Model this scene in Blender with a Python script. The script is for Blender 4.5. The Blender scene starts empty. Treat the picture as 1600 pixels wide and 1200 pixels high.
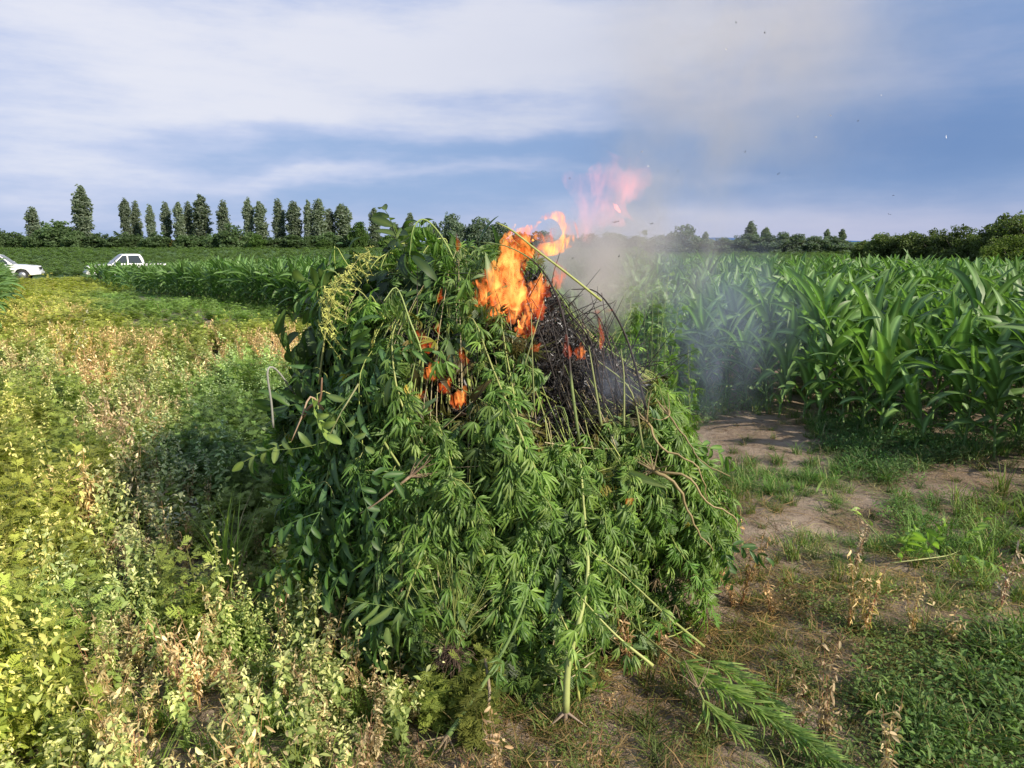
import bpy, math, random
import numpy as np
from mathutils import Vector, Matrix, Euler

# ------------------------------------------------------------------ camera
sc = bpy.context.scene
H = 1.7
PITCH = math.radians(10.9)
FPX = 1155.0                      # focal length in photo pixels (1600 wide)
cam_d = bpy.data.cameras.new('camera'); cam = bpy.data.objects.new('camera', cam_d)
sc.collection.objects.link(cam); sc.camera = cam
cam.location = (0, 0, H); cam.rotation_euler = (math.radians(90) - PITCH, 0, 0)
cam_d.sensor_width = 36; cam_d.lens = 36 * FPX / 1600
cam_d.clip_start = 0.05; cam_d.clip_end = 9000

# ------------------------------------------------------------------ light
SUN_EL = math.radians(31); SUN_AZ = math.radians(128)   # azimuth from +Y clockwise: behind and to the right of the camera
sun_dir = Vector((math.sin(SUN_AZ) * math.cos(SUN_EL), math.cos(SUN_AZ) * math.cos(SUN_EL), math.sin(SUN_EL)))
sl = bpy.data.lights.new('sun', 'SUN'); sl.energy = 4.6; sl.angle = math.radians(0.55); sl.color = (1.0, 0.90, 0.74)
so = bpy.data.objects.new('sun', sl); sc.collection.objects.link(so)
so.rotation_euler = (-sun_dir).to_track_quat('-Z', 'Y').to_euler(); so.location = sun_dir * 60
sc.view_settings.view_transform = 'Standard'; sc.view_settings.look = 'None'
sc.view_settings.exposure = 0.60; sc.view_settings.gamma = 1
sc.cycles.max_bounces = 7; sc.cycles.diffuse_bounces = 3; sc.cycles.glossy_bounces = 2
sc.cycles.transmission_bounces = 4; sc.cycles.transparent_max_bounces = 16; sc.cycles.volume_bounces = 2
sc.cycles.use_denoising = True; sc.cycles.sample_clamp_indirect = 6
sc.cycles.use_adaptive_sampling = True; sc.cycles.adaptive_threshold = 0.02
sc.cycles.volume_step_rate = 1.0; sc.cycles.volume_max_steps = 128

class NG:
    """tiny helper for writing node trees"""
    def __init__(s, nt): s.nt = nt; s.n = nt.nodes; s.l = nt.links
    def new(s, t, **k):
        n = s.n.new(t)
        for a, b in k.items(): setattr(n, a, b)
        return n
    def put(s, sock, v):
        if isinstance(v, bpy.types.NodeSocket): s.l.new(v, sock)
        elif v is not None: sock.default_value = v
    def m(s, op, a, b=None, c=None, clamp=False):
        n = s.new('ShaderNodeMath', operation=op, use_clamp=clamp)
        s.put(n.inputs[0], a)
        if b is not None: s.put(n.inputs[1], b)
        if c is not None: s.put(n.inputs[2], c)
        return n.outputs[0]
    def v(s, op, a, b=None, out=0):
        n = s.new('ShaderNodeVectorMath', operation=op)
        s.put(n.inputs[0], a)
        if b is not None:
            if op == 'SCALE': s.put(n.inputs[3], b)
            else: s.put(n.inputs[1], b)
        return n.outputs[out]
    def mix(s, f, a, b, blend='MIX'):
        n = s.new('ShaderNodeMix', data_type='RGBA', blend_type=blend)
        s.put(n.inputs[0], f); s.put(n.inputs[6], a); s.put(n.inputs[7], b)
        return n.outputs[2]
    def xyz(s, x, y, z):
        n = s.new('ShaderNodeCombineXYZ'); s.put(n.inputs[0], x); s.put(n.inputs[1], y); s.put(n.inputs[2], z)
        return n.outputs[0]
    def noise(s, vec, scale, detail=4, rough=0.55, dist=0.0, out=0):
        n = s.new('ShaderNodeTexNoise')
        if vec is not None: s.l.new(vec, n.inputs['Vector'])
        n.inputs['Scale'].default_value = scale; n.inputs['Detail'].default_value = detail
        n.inputs['Roughness'].default_value = rough; n.inputs['Distortion'].default_value = dist
        return n.outputs[out]
    def ramp(s, f, stops, interp='LINEAR'):
        n = s.new('ShaderNodeValToRGB'); n.color_ramp.interpolation = interp
        e = n.color_ramp.elements
        e[0].position, e[0].color = stops[0][0], (*stops[0][1], 1)
        e[1].position, e[1].color = stops[-1][0], (*stops[-1][1], 1)
        for p, c in stops[1:-1]:
            x = e.new(p); x.color = (*c, 1)
        s.put(n.inputs[0], f)
        return n.outputs[0]
    def smooth(s, v, a, b):
        n = s.new('ShaderNodeMapRange', interpolation_type='SMOOTHSTEP')
        s.put(n.inputs[0], v); n.inputs[1].default_value = a; n.inputs[2].default_value = b
        return n.outputs[0]

def px_dir(px, py):
    """photo pixel -> world direction"""
    x = (px - 800) / FPX; z = -(py - 600) / FPX
    c, s = math.cos(PITCH), math.sin(PITCH)
    return np.array([x, c + z * s, -s + z * c])
def at(px, py, Y):
    """point seen at this photo pixel, at world depth Y"""
    d = px_dir(px, py); return np.array([0, 0, H]) + d * (Y / d[1])
def ground(px, py):
    d = px_dir(px, py); t = -H / d[2]; return np.array([d[0] * t, d[1] * t])
def to_px(x, y, z):
    c, s = math.cos(PITCH), math.sin(PITCH)
    zz = z - H; w = y * c - zz * s; u = y * s + zz * c
    return 800 + FPX * x / w, 600 - FPX * u / w

# ------------------------------------------------------------------ sky
world = bpy.data.worlds.new('World'); sc.world = world; world.use_nodes = True
g = NG(world.node_tree); world.node_tree.nodes.clear()
sky = g.new('ShaderNodeTexSky', sky_type='NISHITA'); sky.sun_disc = False
sky.sun_elevation = SUN_EL; sky.sun_rotation = SUN_AZ; sky.air_density = 1.0; sky.dust_density = 1.2; sky.ozone_density = 1.6
tc = g.new('ShaderNodeTexCoord')
d = g.v('NORMALIZE', tc.outputs['Generated'])
sp = g.new('ShaderNodeSeparateXYZ'); g.l.new(d, sp.inputs[0])
AZ = g.m('ARCTAN2', sp.outputs[0], sp.outputs[1]); EL = g.m('ARCSINE', sp.outputs[2])
uv = g.xyz(g.m('MULTIPLY', AZ, 1.0), g.m('MULTIPLY', EL, 2.6), 3.0)
warp = g.noise(uv, 2.2, 5, 0.6, 0, 1)
uvw = g.v('ADD', uv, g.v('SCALE', g.v('SUBTRACT', warp, (0.5, 0.5, 0.5)), 0.35))
spw = g.new('ShaderNodeSeparateXYZ'); g.l.new(uvw, spw.inputs[0])
AW = spw.outputs[0]; EW = g.m('DIVIDE', spw.outputs[1], 2.6)
def gauss(px, py, wx, wy, A=None, E=None):
    q = px_dir(px, py); q = q / np.linalg.norm(q)
    a0 = math.atan2(q[0], q[1]); e0 = math.asin(q[2])
    a = g.m('DIVIDE', g.m('SUBTRACT', A or AW, a0), wx / FPX); e = g.m('DIVIDE', g.m('SUBTRACT', E or EW, e0), wy / FPX)
    r = g.m('ADD', g.m('MULTIPLY', a, a), g.m('MULTIPLY', e, e))
    return g.m('EXPONENT', g.m('MULTIPLY', r, -1.0))
def total(lst):
    t = None
    for (px, py, wx, wy, amp) in lst:
        t0 = g.m('MULTIPLY', gauss(px, py, wx, wy), amp)
        t = t0 if t is None else g.m('ADD', t, t0)
    return t
cover = total([(620, 90, 420, 75, .75), (450, 165, 150, 22, .5), (80, 150, 190, 90, .45), (200, 10, 600, 60, .35), (150, 250, 130, 55, .28),
               (640, 272, 300, 13, .42), (480, 262, 120, 22, .25), (780, 212, 170, 20, .45), (900, 120, 200, 70, .35), (1100, 30, 300, 60, .42),
               (1300, 190, 330, 25, -.22), (1300, 240, 380, 45, -.5), (430, 235, 230, 24, -.32), (1230, 350, 330, 26, .40), (700, 305, 500, 22, -.25), (900, 235, 260, 22, -.35), (1100, 272, 160, 9, .25),
               (1560, 90, 260, 120, -.30), (1350, 110, 200, 60, .12), (560, 320, 380, 30, -.12), (100, 330, 300, 30, .12)])
n1 = g.noise(uv, 3.4, 7, 0.62); n2 = g.noise(g.xyz(AZ, g.m('MULTIPLY', EL, 6.0), 7.0), 5.0, 6, 0.6)
den = g.m('ADD', cover, g.m('ADD', g.m('MULTIPLY', g.m('SUBTRACT', n1, 0.5), 1.1), g.m('MULTIPLY', g.m('SUBTRACT', n2, 0.5), 1.05)))
cov = g.smooth(den, -0.50, 0.95)
darkright = g.m('ADD', g.m('MULTIPLY', gauss(1560, 120, 620, 240), 0.85), g.m('MULTIPLY', gauss(1350, 235, 420, 60), 0.35))
CK = 10.0
ccol = g.ramp(cov, [(0.0, (.28, .40, .64)), (0.3, (.38, .47, .69)), (0.6, (.49, .55, .74)), (1.0, (.70, .71, .79))])
ccol = g.mix(g.m('MULTIPLY', darkright, 0.9, clamp=True), ccol, g.mix(cov, (.135, .235, .46, 1), (.36, .40, .54, 1)))
low = gauss(1230, 360, 480, 36, AZ, EL)
ccol = g.mix(g.m('MULTIPLY', low, 0.6), ccol, (.47, .48, .64, 1))
ccol = g.v('SCALE', ccol, CK)
final = g.mix(0.93, sky.outputs[0], ccol)
bg = g.new('ShaderNodeBackground'); g.put(bg.inputs[0], final); bg.inputs[1].default_value = 0.078
ow = g.new('ShaderNodeOutputWorld'); g.l.new(bg.outputs[0], ow.inputs[0])

# ------------------------------------------------------------------ object helpers
COL = sc.collection
def tag(o, label=None, cat=None, group=None, kind=None):
    if label: o['label'] = label
    if cat: o['category'] = cat
    if group: o['group'] = group
    if kind: o['kind'] = kind
    return o
def empty(name, loc=(0, 0, 0), rz=0.0):
    o = bpy.data.objects.new(name, None); COL.objects.link(o); o.location = loc; o.rotation_euler = (0, 0, rz)
    o.empty_display_size = 0.1
    return o
def copy_tree(o, parent=None):
    c = o.copy(); COL.objects.link(c); c.parent = parent
    for ch in list(o.children): copy_tree(ch, c)
    return c

rng = np.random.default_rng(7)
def R(a, b): return float(rng.uniform(a, b))

def norm(v):
    v = np.asarray(v, float); return v / (np.linalg.norm(v, axis=-1, keepdims=True) + 1e-12)

class MB:
    """mesh collector: vertices, faces (quads or tris), one colour per vertex, a material slot per face"""
    def __init__(s): s.v = []; s.c = []; s.f = []; s.mi = []; s.n = 0
    def add(s, V, F, C, mi=0):
        V = np.asarray(V, np.float32).reshape(-1, 3); F = np.asarray(F, np.int64)
        C = np.asarray(C, np.float32)
        if C.ndim == 1: C = np.tile(C[None, :3], (len(V), 1))
        if F.shape[1] == 3: F = np.concatenate([F, -np.ones((len(F), 1), np.int64)], 1)
        F = np.where(F >= 0, F + s.n, -1)
        s.v.append(V); s.c.append(C[:, :3]); s.f.append(F); s.mi.append(np.full(len(F), mi, np.int32)); s.n += len(V)
        return s
    def arrays(s):
        if not s.v: return np.zeros((0, 3)), np.zeros((0, 4), int), np.zeros((0, 3)), np.zeros(0, int)
        return np.concatenate(s.v), np.concatenate(s.f), np.concatenate(s.c), np.concatenate(s.mi)
    def freeze(s):
        V, F, C, M = s.arrays(); s.v, s.f, s.c, s.mi = [V], [F], [C], [M]; return s
    def place(s, T, Ms, tints=None, mi=None):
        """add template T (MB) once per 4x4 matrix"""
        V, F, C, MI = T.arrays(); Ms = np.asarray(Ms, np.float32).reshape(-1, 4, 4); k = len(Ms)
        if not k or not len(V): return s
        W = np.einsum('kij,nj->kni', Ms[:, :3, :3], V.astype(np.float32)) + Ms[:, None, :3, 3]
        CC = np.tile(C[None], (k, 1, 1))
        if tints is not None: CC = CC * np.asarray(tints, np.float32)[:, None, :]
        off = (np.arange(k) * len(V))[:, None, None]
        FF = np.where(F[None] >= 0, F[None] + off, -1).reshape(-1, 4)
        FF = np.where(FF >= 0, FF + s.n, -1)
        s.v.append(W.reshape(-1, 3)); s.c.append(CC.reshape(-1, 3)); s.f.append(FF)
        s.mi.append(np.tile(MI if mi is None else np.full(len(MI), mi), k)); s.n += k * len(V)
        return s
    def mesh(s, name, mats, smooth=True):
        V, F, C, MI = s.arrays()
        me = bpy.data.meshes.new(name)
        tri = F[:, 3] < 0
        lt = np.where(tri, 3, 4).astype(np.int32)
        loops = F.reshape(-1); loops = loops[loops >= 0].astype(np.int32)
        me.vertices.add(len(V)); me.vertices.foreach_set('co', V.astype(np.float32).ravel())
        me.loops.add(len(loops)); me.loops.foreach_set('vertex_index', loops)
        me.polygons.add(len(F)); st = np.concatenate([[0], np.cumsum(lt)[:-1]]).astype(np.int32)
        me.polygons.foreach_set('loop_start', st); me.polygons.foreach_set('loop_total', lt)
        me.polygons.foreach_set('material_index', MI.astype(np.int32))
        me.polygons.foreach_set('use_smooth', np.full(len(F), smooth))
        me.update(calc_edges=True); me.validate()
        if len(me.vertices) == len(V):
            a = me.attributes.new('col', 'FLOAT_COLOR', 'POINT')
            a.data.foreach_set('color', np.concatenate([C, np.ones((len(C), 1))], 1).astype(np.float32).ravel())
        for m in (mats if isinstance(mats, (list, tuple)) else [mats]): me.materials.append(m)
        return me
    def obj(s, name, mats, parent=None, smooth=True, link=True):
        o = bpy.data.objects.new(name, s.mesh(name, mats, smooth))
        if link: COL.objects.link(o)
        if parent is not None: o.parent = parent
        return o

def grid_faces(n, m, closed=False):
    i = np.arange(n - 1)[:, None]; j = np.arange(m if closed else m - 1)[None, :]
    a = i * m + j; b = i * m + (j + 1) % m
    return np.stack([a, b, b + m, a + m], -1).reshape(-1, 4)

def ribbon(P, S, W, fold=0.25, c_edge=(.1, .2, .05), c_mid=None, cols=3, wav=0, ph=0, us=None):
    """leaf blade along P with side vectors S and half widths W"""
    P = np.asarray(P, float); n = len(P); T = norm(np.gradient(P, axis=0)); S = norm(S); N = np.cross(T, S)
    W = np.asarray(W, float)[:, None]
    if us is None: us = np.linspace(-1, 1, cols)
    cols = len(us)
    V = []; C = []
    ce = np.asarray(c_edge, float); cm = np.asarray(c_mid if c_mid is not None else c_edge, float)
    for u in us:
        lift = fold * abs(u)
        w = wav * np.sin(np.arange(n) * 1.7 + ph + (2.0 if u > 0 else 0))[:, None] * abs(u)
        V.append(P + S * W * u + N * W * (lift + w)); C.append(np.tile(cm if abs(u) < .12 else ce, (n, 1)))
    V = np.stack(V, 1).reshape(-1, 3); C = np.stack(C, 1).reshape(-1, 3)
    return V, grid_faces(n, cols), C

def tube(P, rad, k=6, c=(.2, .25, .08), cap=True):
    P = np.asarray(P, float); n = len(P); T = norm(np.gradient(P, axis=0))
    up = np.array([0.31, 0.17, 0.94]) if abs(T[0] @ np.array([0, 0, 1])) < .9 else np.array([1, .1, .05])
    A = []; x = norm(np.cross(T[0], up))
    for t in T:
        x = norm(x - t * (x @ t)); A.append(x)
    A = np.array(A); B = np.cross(T, A); a = np.linspace(0, 2 * math.pi, k, endpoint=False)
    rad = np.broadcast_to(np.asarray(rad, float), (n,))
    V = P[:, None] + (A[:, None] * np.cos(a)[None, :, None] + B[:, None] * np.sin(a)[None, :, None]) * rad[:, None, None]
    F = grid_faces(n, k, True); V = V.reshape(-1, 3)
    if cap:
        V = np.concatenate([V, P[:1], P[-1:]]); m = n * k
        f0 = np.array([[m, (j + 1) % k, j, -1] for j in range(k)]); f1 = np.array([[m + 1, (n - 1) * k + j, (n - 1) * k + (j + 1) % k, -1] for j in range(k)])
        F = np.concatenate([F, f0, f1])
    C = np.asarray(c, float)
    if C.ndim == 2:
        C = np.repeat(C, k, 0)
        if cap: C = np.concatenate([C, C[:1], C[-1:]])
    return V, F, C

def mat4(loc, rot=None, scale=1.0):
    M = np.eye(4)
    Rm = np.eye(3) if rot is None else rot
    M[:3, :3] = Rm * scale; M[:3, 3] = loc
    return M
def frame(x, up):
    """rotation whose X axis is x and Z as near as possible to up"""
    x = norm(x); y = norm(np.cross(up, x)); z = np.cross(x, y)
    return np.stack([x, y, z], 1)
def eul(rx, ry, rz): return np.array(Euler((rx, ry, rz)).to_matrix())
def bez(pts, n):
    """smooth curve through points (Catmull-Rom)"""
    pts = np.asarray(pts, float); Q = np.concatenate([[2 * pts[0] - pts[1]], pts, [2 * pts[-1] - pts[-2]]])
    out = []
    for t in np.linspace(0, len(pts) - 1 - 1e-6, n):
        i = int(t); f = t - i; p0, p1, p2, p3 = Q[i:i + 4]
        out.append(.5 * ((2 * p1) + (-p0 + p2) * f + (2 * p0 - 5 * p1 + 4 * p2 - p3) * f * f + (-p0 + 3 * p1 - 3 * p2 + p3) * f ** 3))
    return np.array(out)

# ------------------------------------------------------------------ materials
def new_mat(name):
    m = bpy.data.materials.new(name); m.use_nodes = True; m.node_tree.nodes.clear()
    return m, NG(m.node_tree)
def plant_mat(name, trans=0.35, rough=0.5, spec=0.4, vary=0.35, nscale=9.0, tint_attr=False, tcol=(1.15, 1.35, .55)):
    m, g = new_mat(name)
    a = g.new('ShaderNodeAttribute', attribute_name='col'); c = a.outputs[0]
    oi = g.new('ShaderNodeObjectInfo'); tcn = g.new('ShaderNodeTexCoord')
    nz = g.noise(tcn.outputs['Object'], nscale, 3, 0.6)
    f = g.m('ADD', 1 - vary, g.m('MULTIPLY', nz, 2 * vary))
    f = g.m('MULTIPLY', f, g.m('ADD', 0.82, g.m('MULTIPLY', oi.outputs['Random'], 0.36)))
    c = g.v('SCALE', c, f)
    if tint_attr:
        t = g.new('ShaderNodeAttribute', attribute_name='tint', attribute_type='INSTANCER')
        c = g.v('MULTIPLY', c, t.outputs[1])
    b = g.new('ShaderNodeBsdfPrincipled'); g.put(b.inputs['Base Color'], c)
    b.inputs['Roughness'].default_value = rough; b.inputs['Specular IOR Level'].default_value = spec
    sh = b.outputs[0]
    if trans > 0:
        t = g.new('ShaderNodeBsdfTranslucent'); g.put(t.inputs[0], g.v('MULTIPLY', c, tcol))
        mx = g.new('ShaderNodeMixShader'); mx.inputs[0].default_value = trans
        g.l.new(sh, mx.inputs[1]); g.l.new(t.outputs[0], mx.inputs[2]); sh = mx.outputs[0]
    o = g.new('ShaderNodeOutputMaterial'); g.l.new(sh, o.inputs[0])
    return m
M_leaf = plant_mat('fresh_leaf', .38, .48, .45)
M_corn = plant_mat('corn_leaf', .38, .45, .42, .3, 3.0)
M_corn_s = plant_mat('corn_crop_leaf', .38, .46, .4, .3, 3.0, True)
M_stem = plant_mat('stem', .0, .55, .35, .25, 30)
M_weed = plant_mat('weed_leaf', .34, .55, .3, .25, 6, True)
M_tree = plant_mat('tree_leaf', .4, .6, .25, .35, .25)
M_bark = plant_mat('bark', 0, .9, .1, .4, 3)
M_dead = plant_mat('dry_plant', .15, .75, .2, .3, 20, tcol=(1, .9, .7))
M_char = plant_mat('charred_plant', 0, .6, .35, .45, 40)

def simple(name, col, rough=.5, metal=0, spec=.5, coat=0, noise=None):
    m, g = new_mat(name); b = g.new('ShaderNodeBsdfPrincipled')
    if noise:
        tcn = g.new('ShaderNodeTexCoord'); nz = g.noise(tcn.outputs['Object'], noise[0], 5, .6)
        g.put(b.inputs['Base Color'], g.mix(nz, (*col, 1), (*noise[1], 1)))
    else: b.inputs['Base Color'].default_value = (*col, 1)
    b.inputs['Roughness'].default_value = rough; b.inputs['Metallic'].default_value = metal
    b.inputs['Specular IOR Level'].default_value = spec; b.inputs['Coat Weight'].default_value = coat
    o = g.new('ShaderNodeOutputMaterial'); g.l.new(b.outputs[0], o.inputs[0]); return m

# ------------------------------------------------------------------ terrain
def sstep(a, b, x):
    t = np.clip((np.asarray(x, float) - a) / (b - a), 0, 1); return t * t * (3 - 2 * t)
def terrain(x, y):
    x = np.asarray(x, float); y = np.asarray(y, float); r = np.hypot(x, y)
    dip = -0.95 * sstep(16, 50, r) * (1 - sstep(75, 190, r))
    return dip
def bump(x, y):
    return (0.020 * np.sin(2.1 * x + 1.3 * y) + 0.016 * np.sin(3.7 * y - 1.9 * x + 1) + .010 * np.sin(7.3 * x + 2) * np.sin(6.1 * y)
            + .006 * np.sin(17 * x + 5 * y) * np.sin(15 * y - 3 * x))
def gz(x, y):
    r = np.hypot(x, y); return terrain(x, y) + bump(x, y) * (1 - sstep(15, 40, r))

rad = np.concatenate([[0.0], np.linspace(.4, 9, 130), np.geomspace(9.1, 5200, 150)])
NA = 360
A = np.linspace(0, 2 * math.pi, NA, endpoint=False)
GX = rad[:, None] * np.sin(A)[None]; GY = rad[:, None] * np.cos(A)[None]
GZ = gz(GX, GY) + rng.normal(0, .004, GX.shape) * (rad[:, None] < 12)
gm = MB(); gm.add(np.stack([GX, GY, GZ], -1).reshape(-1, 3), grid_faces(len(rad), NA, True)[:, ::-1], (.2, .15, .1))
m, g = new_mat('soil')
geo = g.new('ShaderNodeNewGeometry'); P = geo.outputs['Position']
n1 = g.noise(P, 1.3, 8, .65); n2 = g.noise(P, 14, 6, .7); n3 = g.noise(P, 90, 3, .6)
c = g.mix(g.smooth(n1, .35, .65), (.185, .133, .09, 1), (.30, .238, .178, 1))
c = g.mix(g.smooth(n2, .45, .75), c, (.105, .068, .045, 1))
c = g.mix(g.m('MULTIPLY', g.smooth(n3, .55, .7), .5), c, (.36, .28, .20, 1))
# thin green cover far from the heap: distant crop fields
ln = g.v('LENGTH', P, out=1)
far = g.smooth(ln, 14, 45)
fn = g.noise(P, .05, 3, .5); fn2 = g.noise(P, 1.5, 5, .7)
fc = g.mix(fn, (.055, .115, .035, 1), (.095, .165, .045, 1)); fc = g.mix(g.smooth(fn2, .3, .75), fc, (.035, .085, .03, 1))
c = g.mix(g.m('MULTIPLY', far, .92), c, fc)
b = g.new('ShaderNodeBsdfPrincipled'); g.put(b.inputs['Base Color'], c); b.inputs['Roughness'].default_value = .95; b.inputs['Specular IOR Level'].default_value = .15
bp = g.new('ShaderNodeBump'); bp.inputs['Strength'].default_value = .8; bp.inputs['Distance'].default_value = .02
g.put(bp.inputs['Height'], g.m('ADD', n2, g.m('MULTIPLY', n3, .5))); g.l.new(bp.outputs[0], b.inputs['Normal'])
o = g.new('ShaderNodeOutputMaterial'); g.l.new(b.outputs[0], o.inputs[0])
tag(gm.obj('ground', m), 'brown soil of the field with pale trodden patches', 'ground', kind='structure')

# distant ridge beyond the plain, the blue of distance haze put into its colour
hm = MB(); hx = np.linspace(-2600, 3600, 160)
hh = 12 + 9 * np.sin(hx / 700) + 6 * np.sin(hx / 210 + 1) + 2 * np.sin(hx / 60)
ys = np.array([4300, 4450, 4600, 4900, 5100])[:, None]; prof = np.array([-1, .55, 1, .6, -1])[:, None]
HV = np.stack([np.broadcast_to(hx, (5, 160)), np.broadcast_to(ys, (5, 160)), np.where(prof < 0, -3, hh[None] * prof)], -1).reshape(-1, 3)
hm.add(HV, grid_faces(5, 160)[:, ::-1], (.05, .1, .2))
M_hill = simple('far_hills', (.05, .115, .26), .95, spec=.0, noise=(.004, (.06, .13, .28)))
tag(hm.obj('hills', M_hill), 'low blue ridge far beyond the fields', 'hills', kind='structure')

# ------------------------------------------------------------------ scatter (geometry nodes) for uncountable growth
def gn_group():
    ng = bpy.data.node_groups.new('scatter', 'GeometryNodeTree')
    ng.interface.new_socket('Geometry', in_out='INPUT', socket_type='NodeSocketGeometry')
    ng.interface.new_socket('Geometry', in_out='OUTPUT', socket_type='NodeSocketGeometry')
    return ng
def scatter(name, sources, pts, rots, scls, idx, tints, label, cat, structure=False):
    coll = bpy.data.collections.new(name + '_kinds')
    for s_ in sources: coll.objects.link(s_)
    me = bpy.data.meshes.new(name); n = len(pts)
    me.vertices.add(n); me.vertices.foreach_set('co', np.asarray(pts, np.float32).ravel())
    def at_(nm, ty, key, arr):
        a = me.attributes.new(nm, ty, 'POINT'); a.data.foreach_set(key, np.asarray(arr, np.float32 if ty != 'INT' else np.int32).ravel())
    at_('rot', 'FLOAT_VECTOR', 'vector', rots); at_('scl', 'FLOAT_VECTOR', 'vector', scls)
    at_('idx', 'INT', 'value', idx); at_('tint', 'FLOAT_VECTOR', 'vector', tints)
    o = bpy.data.objects.new(name, me); COL.objects.link(o)
    ng = gn_group(); N = ng.nodes; L = ng.links
    gi = N.new('NodeGroupInput'); go = N.new('NodeGroupOutput'); iop = N.new('GeometryNodeInstanceOnPoints')
    ci = N.new('GeometryNodeCollectionInfo'); ci.inputs[0].default_value = coll; ci.inputs['Separate Children'].default_value = True; ci.inputs['Reset Children'].default_value = True
    def na(nm, ty):
        q = N.new('GeometryNodeInputNamedAttribute'); q.data_type = ty; q.inputs[0].default_value = nm; return q.outputs[0]
    L.new(gi.outputs[0], iop.inputs['Points']); L.new(ci.outputs[0], iop.inputs['Instance']); iop.inputs['Pick Instance'].default_value = True
    L.new(na('idx', 'INT'), iop.inputs['Instance Index'])
    e2r = N.new('FunctionNodeEulerToRotation'); L.new(na('rot', 'FLOAT_VECTOR'), e2r.inputs[0]); L.new(e2r.outputs[0], iop.inputs['Rotation'])
    L.new(na('scl', 'FLOAT_VECTOR'), iop.inputs['Scale']); L.new(iop.outputs[0], go.inputs[0])
    md = o.modifiers.new('scatter', 'NODES'); md.node_group = ng
    tag(o, label, cat, kind='structure' if structure else 'stuff')
    return o

def leaflet(L, W, n=6, droop=.3, fold=.3, ce=(.1, .2, .05), cm=None, prof='lance', serr=0.0, twist=0.0):
    """leaf along +X from the origin, bending down"""
    t = np.linspace(0, 1, n); a = -droop * t
    P = np.zeros((n, 3)); ds = L / (n - 1)
    for i in range(1, n): P[i] = P[i - 1] + ds * np.array([math.cos(a[i]), 0, math.sin(a[i])])
    if prof == 'lance': w = np.sin(np.pi * np.clip(t * .94 + .04, 0, 1)) ** .9
    elif prof == 'oval': w = np.sin(np.pi * np.clip(t * .93 + .05, 0, 1)) ** .55
    elif prof == 'diamond': w = np.where(t < .4, t / .4, (1 - t) / .6) + .04
    else: w = (1 - t) ** .6 * np.minimum(1, t * 8 + .3)
    if serr: w = w * (1 - serr * (np.arange(n) % 2))
    tw = twist * t; S = np.stack([np.zeros(n), np.cos(tw), np.sin(tw)], 1)
    return ribbon(P, S, W * .5 * w, fold, ce, cm)

# ---------------------------------------------------------------- leaf templates
def hemp_leaf(L=.082, droop=.4, k=7, c=(.075, .15, .035), pet=.035, spread=1.0):
    mb = MB(); cm = (c[0] * 1.5 + .02, c[1] * 1.35 + .02, c[2] * 1.4)
    mb.add(*tube([(0, 0, 0), (pet * .6, 0, .0), (pet, 0, -.005)], .0012, 3, cm, False))
    for j in range(k):
        q = j - (k - 1) / 2; an = q * .52 * spread + R(-.15, .15); ln = L * (1 - .085 * abs(q) ** 1.5) * R(.75, 1.1)
        V, F, C = leaflet(ln, L * R(.10, .15), 8, droop + R(-.35, .55) + .15 * abs(q), .45, np.array(c) * R(.85, 1.2), cm, 'lance', .28, R(-1.1, 1.1))
        Rm = eul(R(-.3, .3), R(-.25, .25), an); V = V @ Rm.T + np.array([pet, 0, -.004]); mb.add(V, F, C)
    return mb.freeze()
def pinnate(L=.34, pairs=4, lw=.05, ll=.12, c=(.06, .125, .035), droop=.7, ldroop=.5):
    mb = MB(); n = 8; t = np.linspace(0, 1, n); P = np.zeros((n, 3))
    for i in range(1, n): P[i] = P[i - 1] + L / (n - 1) * np.array([math.cos(droop * t[i]), 0, -math.sin(droop * t[i])])
    cm = (c[0] * 1.7 + .03, c[1] * 1.5 + .03, c[2] * 1.3)
    mb.add(*tube(P, np.linspace(.0028, .0012, n), 4, cm, False))
    for k in range(pairs + 1):
        f = .28 + .72 * k / pairs; i = f * (n - 1); p = np.array([np.interp(i, range(n), P[:, j]) for j in range(3)])
        for s in ((-1, 1) if k < pairs else (0,)):
            V, F, C = leaflet(ll * (.7 + .35 * f) * R(.65, 1.15), lw * R(.7, 1.1), 9, ldroop + R(-.6, .9), R(.15, .7), np.array(c) * R(.75, 1.2), cm, 'oval', .06, R(-1.0, 1.0))
            Rm = eul(R(-.7, .7), droop * f + R(-.3, .5), s * R(.75, 1.35)); mb.add(V @ Rm.T + p, F, C)
    return mb.freeze()
def fern_leaf(L=.10, c=(.13, .18, .03), pairs=6, droop=.5):
    """finely divided leaf"""
    mb = MB(); n = 7; t = np.linspace(0, 1, n); P = np.zeros((n, 3))
    for i in range(1, n): P[i] = P[i - 1] + L / (n - 1) * np.array([math.cos(droop * t[i]), 0, .25 * math.cos(3 * t[i]) - math.sin(droop * t[i]) * .6])
    S = np.tile([0, 1, 0], (n, 1)); mb.add(*ribbon(P, S, np.full(n, L * .02), .1, c))
    for k in range(pairs):
        f = .2 + .75 * k / pairs; p = np.array([np.interp(f * (n - 1), range(n), P[:, j]) for j in range(3)])
        for s in (-1, 1):
            l = L * .42 * math.sin(math.pi * (f * .8 + .15)) * R(.8, 1.1); an = s * R(.7, 1.0)
            x = np.array([math.cos(an), math.sin(an), R(-.3, .15)]); y = np.array([-math.sin(an), math.cos(an), 0])
            Q = np.array([p, p + x * l * .5, p + x * l]); mb.add(*ribbon(Q, np.tile(y, (3, 1)), [L * .022, L * .035, .001], .1, c))
            for q in (.45, .75):
                for s2 in (-1, 1):
                    b0 = p + x * l * q; e = b0 + (x * .7 + y * s2 * .7) * l * .32
                    w = x * L * .022
                    mb.add(np.array([b0 - w, b0 + w, e + w * .2, e - w * .2]), [[0, 1, 2, 3]], c)
    return mb.freeze()

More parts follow.
